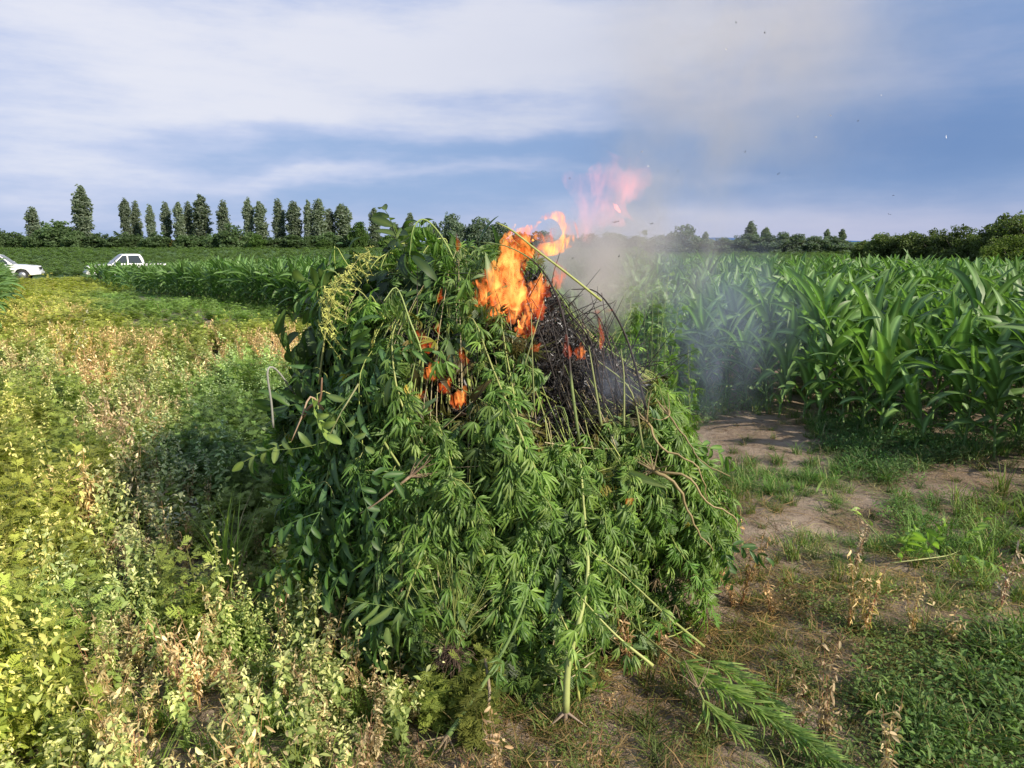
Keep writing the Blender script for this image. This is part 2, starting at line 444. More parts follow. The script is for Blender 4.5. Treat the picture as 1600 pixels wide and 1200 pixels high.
# ---------------------------------------------------------------- weed templates (each one plant)
def t_ragweed(seed, h=.30, c=(.195, .235, .06), spread=.5):
    mb = MB(); lf = [fern_leaf(.12, c, 6, R(.3, .8)) for _ in range(2)]
    for s in range(4):
        az = R(0, 6.28); tl = R(.05, spread); hh = h * R(.65, 1.1)
        top = np.array([math.cos(az) * tl * hh, math.sin(az) * tl * hh, hh])
        P = bez([(0, 0, 0), top * [.35, .35, .5], top], 6); mb.add(*tube(P, np.linspace(.0035, .0012, 6), 3, (c[0] * .8, c[1] * .75, c[2]), False))
        Ms = []; ti = []
        for k in range(13):
            f = .15 + .85 * k / 12; p = np.array([np.interp(f * 5, range(6), P[:, j]) for j in range(3)])
            Ms.append(mat4(p, eul(R(-.4, .4), R(-.7, .25), k * 2.4 + R(-.5, .5)), R(.65, 1.1) * (1.15 - .5 * f))); v = R(.7, 1.2); ti.append((v, v, v))
        mb.place(lf[s % 2], Ms, ti)
    return mb.freeze()
def t_dry(seed, h=.34, c=(.42, .31, .185)):
    mb = MB(); cp = (.60, .49, .32)
    for s in range(7):
        az = R(0, 6.28); tl = R(.1, .8); hh = h * R(.5, 1.15)
        top = np.array([math.cos(az) * tl * hh * .6, math.sin(az) * tl * hh * .6, hh])
        P = bez([(0, 0, 0), top * [.2, .2, .5] + [R(-.02, .02), R(-.02, .02), 0], top], 6); mb.add(*tube(P, np.linspace(.0022, .0009, 6), 3, (c[0] * R(.6, 1), c[1] * R(.5, .9), c[2] * .7), False))
        for k in range(16):
            f = R(.25, 1.0); p = np.array([np.interp(f * 5, range(6), P[:, j]) for j in range(3)])
            V, F, C = leaflet(R(.015, .045), R(.006, .014), 4, R(-.5, 1.5), .5, np.array(cp if R(0, 1) < .5 else c) * R(.55, 1.2), None, 'oval', 0, R(-1, 1))
            mb.add(V @ eul(R(-1, 1), R(-1, 1), R(0, 6.28)).T + p + rng.normal(0, .006, 3), F, C)
    return mb.freeze()
def t_lamb(seed, h=.36, c=(.185, .24, .085), tip=(.46, .45, .23)):
    mb = MB()
    lfs = [MB().add(*leaflet(.055, .034, 5, .35, .2, c, (c[0] * 1.25, c[1] * 1.2, c[2] * 1.25), 'diamond')) for _ in range(1)]
    for s in range(4):
        az = R(0, 6.28); tl = R(.05, .5); hh = h * R(.6, 1.1)
        top = np.array([math.cos(az) * tl * hh, math.sin(az) * tl * hh, hh])
        P = bez([(0, 0, 0), top * [.3, .3, .5], top], 7); mb.add(*tube(P, np.linspace(.003, .001, 7), 3, (c[0] * 1.1, c[1], c[2] * .7), False))
        Ms = []; ti = []
        for k in range(16):
            f = .12 + .88 * (k / 15) ** .9; p = np.array([np.interp(f * 6, range(7), P[:, j]) for j in range(3)])
            Ms.append(mat4(p, eul(R(-.4, .4), R(-.6, .6), k * 2.4 + R(-.4, .4)), R(.6, 1.15) * (1.2 - .6 * f)))
            v = R(.75, 1.15); q = sstep(.6, 1, f) * R(0, 1)
            ti.append((v * (1 + q * (tip[0] / c[0] - 1)), v * (1 + q * (tip[1] / c[1] - 1)), v * (1 + q * (tip[2] / c[2] - 1))))
        mb.place(lfs[0], Ms, ti)
        for k in range(10):
            p = top + np.array([R(-.015, .015), R(-.015, .015), R(-.08, .03)])
            V, F, C = leaflet(.018, .009, 3, .3, .3, np.array(tip) * R(.8, 1.2), None, 'oval'); mb.add(V @ eul(R(-1, 1), R(-1.4, .4), R(0, 6.28)).T + p, F, C)
    return mb.freeze()
def t_grass(seed, h=.22, n=26, c=(.16, .23, .055), flat=.6, w=.0035, dry=.15):
    mb = MB()
    for s in range(n):
        az = R(0, 6.28); hh = h * R(.5, 1.2); l = R(.2, flat); b0 = np.array([R(-.04, .04), R(-.04, .04), 0])
        P = b0 + np.array([[math.cos(az) * l * t * t * hh * 1.6, math.sin(az) * l * t * t * hh * 1.6, hh * (t - .45 * l * t * t)] for t in np.linspace(0, 1, 5)])
        cc = np.array((.34, .27, .13) if R(0, 1) < dry else c) * R(.7, 1.25)
        S = np.tile([-math.sin(az), math.cos(az), R(-.3, .3)], (5, 1)); mb.add(*ribbon(P, S, np.array([.7, 1, .9, .6, .08]) * w, .3, cc))
    return mb.freeze()
def t_low(seed, rad=.12, c=(.13, .20, .055), n=95, lw=.010, ll=.023, h=.10):
    mb = MB()
    for s in range(9):
        az = R(0, 6.28); l = rad * R(.5, 1.2); e = np.array([math.cos(az) * l, math.sin(az) * l, h * R(.3, 1.2)])
        mb.add(*tube(bez([(0, 0, 0), e * [.5, .5, .8], e], 4), .0011, 3, (.2, .18, .06), False))
    for k in range(n):
        az = R(0, 6.28); rr = rad * math.sqrt(R(0, 1)) * 1.15
        V, F, C = leaflet(ll * R(.6, 1.3), lw * R(.7, 1.2), 4, R(0, 1), .3, np.array(c) * R(.65, 1.3), None, 'oval', 0, R(-.5, .5))
        mb.add(V @ eul(R(-.5, .5), R(-.7, .4), R(0, 6.28)).T + [math.cos(az) * rr, math.sin(az) * rr, h * R(.1, 1.1)], F, C)
    return mb.freeze()
def t_straw(seed, n=24, c=(.36, .28, .14), l=.22):
    mb = MB()
    for k in range(n):
        a0 = R(0, 6.28); p = np.array([R(-.12, .12), R(-.12, .12), R(.004, .05)]); dv = np.array([math.cos(a0), math.sin(a0), R(-.1, .2)]) * l * R(.4, 1.1)
        cv = np.cross(dv, [0, 0, 1]) * R(-.35, .35)
        P = np.array([p, p + dv * .35 + cv * .8, p + dv * .7 + cv, p + dv]); P[:, 2] = np.maximum(P[:, 2], .003)
        cc = np.array(c) * R(.5, 1.25) if R(0, 1) < .7 else np.array((.16, .19, .06)) * R(.7, 1.2)
        mb.add(*ribbon(P, np.tile(norm(np.cross(dv, [R(-.3, .3), R(-.3, .3), 1])), (4, 1)), np.array([.6, 1, .9, .2]) * .0022, .2, cc))
    return mb.freeze()
def src(name, T, mat=None):
    return T.obj(name, mat or M_weed, link=False)
KIND = {}
weeds = []
def reg(key, lst):
    KIND[key] = list(range(len(weeds), len(weeds) + len(lst))); weeds.extend(lst)
reg('R', [t_ragweed(i) for i in range(4)])
reg('D', [t_dry(i) for i in range(4)])
reg('L', [t_lamb(i) for i in range(4)])
reg('T', [t_grass(i) for i in range(3)])
reg('W', [t_low(i) for i in range(4)])
reg('S', [t_straw(i) for i in range(3)])
reg('F', [t_grass(i, .13, 34, (.13, .20, .05), .9, .0028, .25) for i in range(3)])   # short turf
srcs = [src('weed_kind_%03d' % i, T) for i, T in enumerate(weeds)]

# heap shape ------------------------------------------------------------
HT = 1.70
def heap_c(z): return -0.03 - .12 * z, 3.6 - .02 * z
def heap_rho(z): z = np.clip(z, 0, HT); return np.sqrt(np.maximum(0, 1 - (z / HT) ** 3))
RX, RY = .98, .93
def heap_lobe(az): return 1 + .05 * np.sin(3 * az + 1) + .035 * np.sin(5 * az + 2.2)
def heap_pt(az, z, off=0.0):
    """az: 0 = towards the camera, + = to the right"""
    cx, cy = heap_c(z); rho = heap_rho(z) * heap_lobe(az)
    lump = 1 + .09 * math.sin(4 * az + 5 * z + 1) * math.sin(3.1 * z) + .04 * math.sin(9 * az - 6 * z)
    sx = math.sin(az); rx = RX if sx > 0 else RX - .14 * min(1, -sx * 1.6)
    x = cx + sx * (rx * rho * lump + off); y = cy - math.cos(az) * (RY * rho * lump + off)
    # the burnt side has sunk: its top is lower than the green crest on the left
    zz = z * (1 - .15 * float(sstep(-.02, .34, x)) * float(sstep(.7, 1.55, z))) + .03 * math.sin(7 * x + 1) * float(sstep(1.2, 1.6, z))
    return np.array([x, y, zz])
def heap_normal(az, z):
    p = heap_pt(az, z); a = heap_pt(az + .02, z); b = heap_pt(az, min(z + .02, HT - .005)); n = norm(np.cross(a - p, b - p)); 
    out = np.array([math.sin(az), -math.cos(az), .2]); return n if n @ out > 0 else -n
def heap_hit(px, py):
    """first point of the heap surface seen at this photo pixel -> (az, z, point)"""
    dd = px_dir(px, py)
    for t in np.linspace(1.9, 5.2, 700):
        p = np.array([0, 0, H]) + dd * t / 1.0
        if p[2] < 0 or p[2] > HT: continue
        cx, cy = heap_c(p[2]); a = math.atan2(p[0] - cx, cy - p[1]); rho = heap_rho(p[2]) * heap_lobe(a)
        if ((p[0] - cx) / (RX)) ** 2 + ((p[1] - cy) / (RY)) ** 2 < rho ** 2: return a, p[2], p
    return None

# vegetation zones: (photo px, py, {kind: weight}, density, tint, size)
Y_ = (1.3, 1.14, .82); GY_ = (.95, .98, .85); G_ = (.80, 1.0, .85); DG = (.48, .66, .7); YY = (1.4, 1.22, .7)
ZN = [
 (30, 850, 'RRRRL', 1.1, Y_, 1.15), (20, 700, 'RRRL', 1.1, Y_, 1.1), (60, 960, 'RRL', 1.1, Y_, 1), (100, 800, 'RRRLD', 1.1, Y_, 1.15), (100, 740, 'RR', 1, GY_, 1), (40, 780, 'RR', 1, Y_, 1.1), (110, 880, 'RRLD', 1, Y_, 1.1),
 (100, 560, 'RRD', 1, Y_, 1), (40, 600, 'RDL', 1, GY_, 1), (90, 500, 'RRLD', 1.1, Y_, 1), (60, 460, 'RRL', 1.1, YY, 1.1), (90, 430, 'RR', 1.1, YY, 1.2), (120, 470, 'RR', 1, Y_, 1),
 (180, 480, 'RRT', 1, G_, .8), (190, 450, 'TFR', 1, G_, .8), (240, 450, 'FFT', 1, G_, .9), (330, 475, 'FTRR', 1, G_, .8), (400, 500, 'FRT', 1, G_, .9), (250, 515, 'RRT', 1, GY_, .8),
 (170, 520, 'RR', 1, Y_, .9), (290, 500, 'RFR', 1, G_, .7), (420, 525, 'RR', 1, Y_, .9), (230, 560, 'DR', .9, (1, .98, .8), .9), (300, 555, 'DRR', .9, (1, .95, .8), .9), (420, 560, 'DDT', .9, (1, .95, .8), .9), (350, 580, 'DRT', .9, (1, .95, .8), 1),
 (160, 600, 'RDDL', 1, (1.1, 1, .8), .9), (210, 640, 'DRRL', 1.1, (1, .95, .9), 1), (200, 700, 'DRDL', 1.1, (1.05, 1, .95), 1.1), (180, 780, 'DRRL', 1.1, (1, .92, .9), 1), (290, 620, 'RDL', 1, GY_, .9),
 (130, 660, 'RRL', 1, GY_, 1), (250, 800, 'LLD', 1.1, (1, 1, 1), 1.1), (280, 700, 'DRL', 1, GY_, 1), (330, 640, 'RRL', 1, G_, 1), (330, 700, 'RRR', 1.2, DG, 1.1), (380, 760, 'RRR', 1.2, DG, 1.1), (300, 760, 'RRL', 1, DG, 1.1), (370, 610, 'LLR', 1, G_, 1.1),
 (300, 850, 'DLRT', 1, (.95, .95, .85), .9), (380, 850, 'RT', 1, GY_, .9), (220, 880, 'DLL', 1, (.9, .9, .9), .9), (350, 920, 'STD', .7, (.8, .75, .7), .8), (120, 1000, 'LLRR', 1.1, (.9, 1, .9), 1), (200, 1050, 'LLD', 1.1, (.95, 1, .85), .9),
 (300, 1000, 'LLRD', 1, (1, 1, .8), .9), (350, 1100, 'DLTS', 1, (1, .95, .85), .8), (500, 1100, 'DLT', 1, (1, 1, .85), .9), (60, 1100, 'RLLL', 1.1, (1.3, 1.2, .7), 1), (30, 1180, 'LLR', 1, (1.3, 1.2, .7), 1), (200, 1160, 'LDTS', 1, (1, 1, .8), .85),
 (420, 1020, 'LLT', 1, (1, 1.05, .8), .9), (480, 940, 'LRT', 1, (1.1, 1.1, .7), .9), (600, 1150, 'DTLF', 1, (.95, .95, .85), .8), (700, 1150, 'TRSF', .9, (.95, .95, .75), .8), (800, 1160, 'SFW', .6, (.9, .75, .7), .8), (550, 1040, 'LTD', 1, (1, 1, .85), .9), (900, 1160, 'SFW', .6, (.95, .85, .7), .8),
 (1150, 680, 'S', .12, (.8, .7, .7), .7), (1230, 690, 'FS', .15, (.7, .7, .7), .7), (1100, 620, 'WFF', 1.2, G_, 1.2), (1300, 690, 'WFF', 1.3, DG, 1.1), (1380, 720, 'WF', 1.3, DG, 1.1), (1200, 760, 'FFF', 1.1, G_, .9), (1260, 740, 'FFF', 1, G_, .9), (1300, 780, 'SF', .5, G_, .8),
 (1190, 845, 'S', .12, (.9, .75, .7), .7), (1260, 820, 'S', .12, (.9, .75, .7), .7), (1180, 800, 'SF', .4, (.9, .8, .7), .8), (1340, 795, 'S', .2, (.8, .7, .7), .8), (1480, 765, 'S', .15, (.8, .7, .7), .8), (1540, 755, 'S', .2, (.8, .7, .7), .8), (1430, 800, 'FW', .9, G_, .9), (1520, 800, 'FWT', 1.2, GY_, 1.0), (1580, 830, 'WFT', 1.2, GY_, 1.0),
 (1470, 850, 'FWT', 1.1, G_, 1), (1300, 860, 'FSF', .9, G_, .9), (1250, 910, 'SSF', .7, (1, .85, .68), .8), (1150, 930, 'SSDF', .6, (.92, .76, .6), .8), (1180, 1000, 'SSF', .7, (.95, .8, .62), .8), (1400, 910, 'SSFW', .8, (1.1, .98, .75), .9), (1330, 960, 'SFW', .7, (.95, .85, .75), .9),
 (1450, 970, 'SF', .3, (.8, .8, .75), .8), (1400, 1010, 'WSFD', .7, (.98, .92, .75), .9), (1300, 1060, 'SWF', .6, (.9, .75, .7), .9), (1550, 930, 'WSFS', .9, (.98, .95, .78), 1), (1550, 1080, 'WWF', 1.2, (.75, .85, .75), 1.2), (1430, 1150, 'WWF', 1.2, (.75, .85, .75), 1.1), (1550, 1180, 'WFWW', 1.2, (.85, .9, .75), 1.2), (1450, 1060, 'WWS', 1, (.85, .88, .75), 1.1),
 (1100, 1120, 'SF', .5, (.9, .75, .65), .8), (1330, 1180, 'WSD', .7, (.8, .75, .7), .9), (1000, 1170, 'SFW', .5, (.9, .8, .7), .8), (1050, 1060, 'SSDF', .6, (.95, .8, .65), .8), (1580, 650, 'WF', 1.2, DG, 1.2), (1500, 700, 'WF', 1.2, DG, 1.2),
 (700, 1250, 'SFD', .8, (.9, .8, .7), .8), (150, 1300, 'LLD', 1, (1, 1, .8), .9), (1300, 1300, 'SWF', .7, (.8, .8, .7), .9),
]
zp = np.array([(z[0], z[1]) for z in ZN], float)
zxy = np.array([ground(*p) for p in zp])
BP0 = np.array([3.45, 5.9]); BU = norm(np.array([-.585, .81])); BN = np.array([BU[1], -BU[0]])
def rowdist(x, y): return (x - BP0[0]) * BN[0] + (y - BP0[1]) * BN[1]
def grow():
    pts = []; rots = []; scls = []; idx = []; tin = []
    # sample directly in rings so that the density falls with distance
    specs = [(1.6, 4.2, 260), (4.2, 8, 150), (8, 16, 62), (16, 32, 22), (32, 60, 7)]
    for r0, r1, dens in specs:
        area = (r1 * r1 - r0 * r0) * .5 * 1.62; n = int(area * dens)
        rr = np.sqrt(rng.uniform(r0 * r0, r1 * r1, n)); aa = rng.uniform(-.81, .81, n)
        for r, a in zip(rr, aa):
            x, y = r * math.sin(a), r * math.cos(a)
            q = ((x + .05) / 1.06) ** 2 + ((y - 3.6) / .92) ** 2
            if q < .85: continue
            rd = rowdist(x, y)
            if rd > 1.5 and r > 9: continue
            px, py = to_px(x, y, 0.0)
            dx = (zp[:, 0] - px) * .8; dy = (zp[:, 1] - py) * (1 + 220 / max(py - 370, 30)); d2 = dx * dx + dy * dy + 60
            w = d2 ** -1.6 * rng.uniform(.25, 1, len(zp)) ** 2; i = int(np.argmax(w)); z = ZN[i]
            patch = .5 + .5 * math.sin(x * 2.3 + 1.2 * math.sin(y * 1.7)) * math.sin(y * 2.1 + x)
            dn = z[3]
            if rd > .3: dn *= .45
            if rng.random() > dn * (.75 + .5 * patch) / 1.3: continue
            k = z[2][rng.integers(len(z[2]))]
            # colours blend between the nearest zones
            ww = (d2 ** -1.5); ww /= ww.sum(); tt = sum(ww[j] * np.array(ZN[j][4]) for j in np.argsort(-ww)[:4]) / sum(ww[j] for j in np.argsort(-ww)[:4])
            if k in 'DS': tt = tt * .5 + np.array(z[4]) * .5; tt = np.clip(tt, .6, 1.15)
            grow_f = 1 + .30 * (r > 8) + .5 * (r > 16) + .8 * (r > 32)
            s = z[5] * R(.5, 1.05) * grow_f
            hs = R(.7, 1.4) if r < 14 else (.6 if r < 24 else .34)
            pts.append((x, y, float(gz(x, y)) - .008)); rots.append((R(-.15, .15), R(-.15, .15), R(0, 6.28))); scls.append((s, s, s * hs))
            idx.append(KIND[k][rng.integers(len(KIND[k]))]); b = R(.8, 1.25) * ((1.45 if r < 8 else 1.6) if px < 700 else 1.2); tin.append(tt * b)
    return pts, rots, scls, idx, tin
gpts, grots, gscl, gidx, gtin = grow()
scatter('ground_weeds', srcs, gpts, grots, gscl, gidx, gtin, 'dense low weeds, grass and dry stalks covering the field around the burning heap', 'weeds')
print('weeds', len(gpts))
# finer litter and seedlings between them near the camera
def litter():
    pts = []; rots = []; scls = []; idx = []; tin = []
    n = 2600
    for _ in range(n):
        r = math.sqrt(R(1.7 ** 2, 7.5 ** 2)); a = R(-.8, .8); x, y = r * math.sin(a), r * math.cos(a)
        if ((x + .05) / 1.02) ** 2 + ((y - 3.6) / .9) ** 2 < .9: continue
        px, py = to_px(x, y, 0); d2 = ((zp - [px, py]) ** 2).sum(1); z = ZN[int(np.argmin(d2))]
        if z[3] < .3 and R(0, 1) < .75: continue
        k = 'S' if R(0, 1) < .55 else 'F'
        s = R(.5, 1.0); t = np.clip(np.array(z[4]), .6, 1.1) * R(.7, 1.15)
        pts.append((x, y, float(gz(x, y)) - .003)); rots.append((R(-.2, .2), R(-.2, .2), R(0, 6.28))); scls.append((s, s, s * .6))
        idx.append(KIND[k][rng.integers(3)]); tin.append(t)
    return pts, rots, scls, idx, tin
a_ = litter()
scatter('plant_litter', [src('litter_kind_%03d' % i, T) for i, T in enumerate(weeds)], *a_, 'thin straw litter and short turf lying flat between the weeds', 'litter')

# ------------------------------------------------------------------ corn
ORD = ['first', 'second', 'third', 'fourth', 'fifth', 'sixth', 'seventh', 'eighth', 'ninth', 'tenth', 'eleventh', 'twelfth', 'thirteenth', 'fourteenth', 'fifteenth', 'sixteenth',
       'seventeenth', 'eighteenth', 'nineteenth', 'twentieth', 'twenty-first', 'twenty-second', 'twenty-third', 'twenty-fourth', 'twenty-fifth', 'twenty-sixth', 'twenty-seventh', 'twenty-eighth', 'twenty-ninth', 'thirtieth', 'thirty-first', 'thirty-second', 'thirty-third', 'thirty-fourth']
def corn_parts(seed, h=.85):
    st = MB(); lf = MB(); ph = R(0, 6.28); lean = np.array([R(-.05, .05), R(-.05, .05), 1])
    cb = np.array((.098, .178, .045)) * R(.9, 1.1); cmid = cb * 1.9 + .03
    P = np.array([lean * z for z in np.linspace(0, h, 9)]); P[:, :2] += rng.normal(0, .004, (9, 2))
    st.add(*tube(P, np.linspace(.0135, .006, 9), 8, np.array((.13, .21, .055))))
    for k in range(6):                                  # brace roots and leaf collars
        z = .1 + k * .13
        p = lean * z; st.add(*tube([p, p + lean * .012], .0165 - .001 * k, 8, (.19, .25, .09)))
    for k in range(5):
        a = k * 1.26; st.add(*tube([[math.cos(a) * .035, math.sin(a) * .035, -.02], [math.cos(a) * .01, math.sin(a) * .01, .05]], .003, 4, (.2, .2, .08)))
    n = 10
    for k in range(n):
        f = k / (n - 1); z = .16 + (h - .18) * f ** .9; az = ph + math.pi * k + R(-.35, .35) + f * .6
        L = (.40 + .42 * math.sin(math.pi * min(1, f * .75 + .22))) * R(.8, 1.15) * min(1, .55 + 1.3 * f); wd = (.040 + .032 * math.sin(math.pi * (f * .7 + .15))) * R(.9, 1.1)
        th0 = .75 - .45 * f + R(-.1, .1); kap = (2.4 - 1.7 * f) * R(.6, 1.3); m = 13
        if f > .7: kap *= R(.25, 1.2)
        t = np.linspace(0, 1, m); th = th0 + kap * t ** 1.6; th = np.minimum(th, 2.85)
        ds = L / (m - 1); x = np.concatenate([[0], np.cumsum(np.sin(th[:-1]) * ds)]); zz = np.concatenate([[0], np.cumsum(np.cos(th[:-1]) * ds)])
        side = np.cumsum(np.full(m, R(-.012, .012)) * t * 2)
        e = np.array([math.cos(az), math.sin(az), 0]); s = np.array([-math.sin(az), math.cos(az), 0])
        Q = lean * z + e[None] * (x + .008)[:, None] + s[None] * side[:, None] + np.array([0, 0, 1])[None] * zz[:, None]
        w = np.minimum(1, .35 + t * 2.6) * (1 - t ** 2.2) ** .75; w[-1] = .02
        tw = R(-1.1, 1.1) * t ** 1.5
        T = norm(np.gradient(Q, axis=0)); N = np.cross(T, s); S = s[None] * np.cos(tw)[:, None] + N * np.sin(tw)[:, None]
        V, F, C = ribbon(Q, S, w * wd, .42 * R(.6, 1.1), cb * R(.85, 1.2), cmid, wav=.10, ph=R(0, 6), us=[-1, -.55, -.1, .1, .55, 1])
        lf.add(V, F, C)
        q0 = lean * max(z - .12, .02); st.add(*tube([q0, lean * z], [.014 - .006 * f, .013 - .005 * f], 7, np.array((.10, .185, .05)) * R(.9, 1.15), False))
    return st.freeze(), lf.freeze()
CT = [corn_parts(i, R(.78, .92)) for i in range(8)]
corn_src = []
for i, (a, b) in enumerate(CT):
    root = empty('corn_plant'); a.obj('stalk', M_stem, root); b.obj('leaves', M_corn, root)
    corn_src.append(root)
def corn_all(i):
    mb = MB(); mb.place(CT[i][0], [np.eye(4)]); mb.place(CT[i][1], [np.eye(4)]); return mb
cplace = []
smax = 230
k = 0
for k in range(0, 300):
    off = k * .72
    if off > 26: off = 26 + (k - 36) * 1.25
    if off > 170: break
    s = -14.0
    while s < smax:
        dist = math.hypot(*(BP0 + BU * s + BN * off))
        step = .21 if dist < 22 else (.34 if dist < 40 else (.75 if dist < 75 else 1.7))
        s += step * R(.75, 1.25)
        if step > .5 and k % 2 and off < 26: continue
        x, y = BP0 + BU * s + BN * (off + R(-.05, .05))
        if y < 3.2 or abs(x) / y > .78 + .6 / y: continue
        if math.hypot(x, y) > 64: continue
        if 48.5 < y < 57.5 and x < -15: continue
        if off > 0 and math.hypot(x - 1.2, y - 3.6) < 1.3: continue
        if k == 0 and R(0, 1) < .12: continue
        cplace.append((x, y, off, s))
# second field beyond the track on the far side
B2 = np.array([-11.7, 17.4]); U2 = norm(np.array([-.56, .83])); N2 = np.array([-U2[1], U2[0]])
for k in range(0, 26):
    s = -6.0
    while s < 38:
        s += .36 * R(.75, 1.25); x, y = B2 + U2 * s + N2 * (k * .74 + .5)
        if y < 8 or abs(x) / y > .76 or y > 48.5: continue
        cplace.append((x, y, k * .74, s))
# far crop beyond the vehicles
for _ in range(0):
    y = R(58, 64); x = -y * R(.2, .78)
    cplace.append((x, y, 5, 0))
cplace.sort(key=lambda q: math.hypot(q[0], q[1]))
near = [q for q in cplace if abs(q[0]) / q[1] < .74][:300]
nearset = set(near)
FRONT = {}
used = set()
for j, (x, y, off, s) in enumerate(near):
    v = int(rng.integers(8))
    o = corn_src[v] if v not in used else copy_tree(corn_src[v]); used.add(v)
    sc_ = R(.74, 1.10) * (1.0 if off > .1 else .84); rt = rng.normal(0, .09, 2)
    o.location = (x, y, float(gz(x, y))); o.rotation_euler = (rt[0], rt[1], R(0, 6.28)); o.scale = (sc_, sc_, sc_ * R(.95, 1.08))
    pxc = to_px(x, y, .5)[0]
    if off < .1 and 1120 < pxc < 1600 and y < 9 and len(FRONT) < 60:
        FRONT[pxc] = o
    if off < .1:
        tag(o, 'corn plant in the outermost row with its green stalk bare down to the grass', 'corn', 'corn plants of the outermost row')
    elif off < .9:
        tag(o, 'leafy corn plant of the second row, half hidden behind the outermost row', 'corn', 'corn plants of the second row')
    else:
        tag(o, 'tall corn plant deep in the field beyond the second row, only its arching leaves showing', 'corn', 'corn plants deeper in the field')
for i, pxc in enumerate(sorted(FRONT, reverse=True)):
    if i < 14: FRONT[pxc]['label'] = 'corn plant in the outermost row, %s counted leftwards from the right border' % ORD[i]
for v in range(8):
    if v not in used:
        for c_ in list(corn_src[v].children): bpy.data.objects.remove(c_)
        bpy.data.objects.remove(corn_src[v])
rest = [q for q in cplace if q not in nearset]
pts = [(x, y, float(gz(x, y))) for x, y, o_, s_ in rest]
nr = len(rest); dd_ = np.array([math.hypot(q[0], q[1]) for q in rest])
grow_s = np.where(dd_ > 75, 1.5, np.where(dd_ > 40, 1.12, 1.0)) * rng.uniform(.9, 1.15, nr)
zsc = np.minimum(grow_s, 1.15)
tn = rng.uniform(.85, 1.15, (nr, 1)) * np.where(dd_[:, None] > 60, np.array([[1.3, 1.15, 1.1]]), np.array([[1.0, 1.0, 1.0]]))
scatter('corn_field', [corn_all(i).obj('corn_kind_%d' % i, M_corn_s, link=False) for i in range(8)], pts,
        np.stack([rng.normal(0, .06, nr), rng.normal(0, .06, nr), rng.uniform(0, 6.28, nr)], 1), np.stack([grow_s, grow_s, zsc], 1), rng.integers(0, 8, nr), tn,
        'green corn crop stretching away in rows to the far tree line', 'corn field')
print('corn', len(near), nr)

# ------------------------------------------------------------------ trees
def crown_mesh(lobes, nq, size, c):
    """lobes: (x,y,z,r,rz) ; nq small leaf sprays spread over them, more towards their outside"""
    L = np.array(lobes); wgt = L[:, 3] ** 2 * L[:, 4] ** .5; ii = rng.choice(len(L), nq, p=wgt / wgt.sum())
    dv = norm(rng.normal(0, 1, (nq, 3))); rr = rng.uniform(.35, 1.08, (nq, 1)) ** .6
    Pc = L[ii, :3] + dv * rr * np.stack([L[ii, 3], L[ii, 3], L[ii, 4]], 1)
    a = norm(rng.normal(0, 1, (nq, 3)) + np.array([0, 0, .3])); b = norm(np.cross(a, rng.normal(0, 1, (nq, 3))))
    s = size * rng.uniform(.5, 1.25, (nq, 1))
    V = np.stack([Pc - a * s, Pc + b * s * .55, Pc + a * s, Pc - b * s * .55], 1).reshape(-1, 3)
    F = np.arange(nq * 4).reshape(-1, 4)
    lobe_t = rng.uniform(.85, 1.15, len(L))[ii]; C = np.array(c)[None] * (lobe_t * rng.uniform(.75, 1.25, nq))[:, None]
    return MB().add(V, F, np.repeat(C, 4, 0))
def poplar_proto(seed):
    lob = []
    for z in np.linspace(.08, .97, 34):
        for q in range(3):
            r = .105 * min(1, (z + .03) * 5.5) * (1 - max(0, (z - .70) / .30) ** 2 * .7) * R(.78, 1.14) * (1 + .07 * math.sin(seed * 2.1 + z * (7 + seed)))
            a = R(0, 6.28); lob.append((math.cos(a) * r * .45, math.sin(a) * r * .45, z + R(-.012, .012), r * .68, .05))
    tr = MB(); tr.add(*tube(bez([(0, 0, -.02), (.005, 0, .4), (0, .004, .95)], 8), np.linspace(.017, .002, 8), 7, (.12, .10, .08)))
    for k in range(12):
        z = .12 + k * .06; a = k * 2.4; tr.add(*tube([(0, 0, z), (math.cos(a) * .03, math.sin(a) * .03, z + .05), (math.cos(a) * .06, math.sin(a) * .06, z + .14)], [.006, .004, .001], 4, (.11, .10, .08)))
    return crown_mesh(lob, 5200, .022, (.19, .235, .165)), tr  # crown colour greyed towards blue to stand in for distance haze
def bush_proto(seed, c, n=4200, size=.05, tall=1.0):
    lob = []
    for k in range(60):
        a = R(0, 6.28); r = .40 * math.sqrt(R(0, 1)); z = .06 + R(.0, .82) * (1 - .45 * (r / .42) ** 2)
        lob.append((math.cos(a) * r, math.sin(a) * r, z, R(.10, .19), R(.08, .15)))
    for k in range(12):
        a = R(0, 6.28); r = R(0, .32); lob.append((math.cos(a) * r, math.sin(a) * r, R(.78, .93), R(.04, .08), R(.05, .08)))
    tr = MB(); tr.add(*tube(bez([(0, 0, -.03), (.02, .01, .3), (0, 0, .6)], 6), np.linspace(.035, .01, 6), 7, (.11, .09, .07)))
    for k in range(9):
        a = k * 2.4; z = .08 + .03 * k; tr.add(*tube([(0, 0, z), (math.cos(a) * .18, math.sin(a) * .18, z + .18), (math.cos(a) * .32, math.sin(a) * .32, z + .38)], [.014, .009, .003], 5, (.10, .085, .065)))
    return crown_mesh(lob, n, size, c), tr
def proto_obj(name, pr):
    root = empty(name); pr[0].obj('crown', M_tree, root, smooth=False); pr[1].obj('trunk', M_bark, root); return root
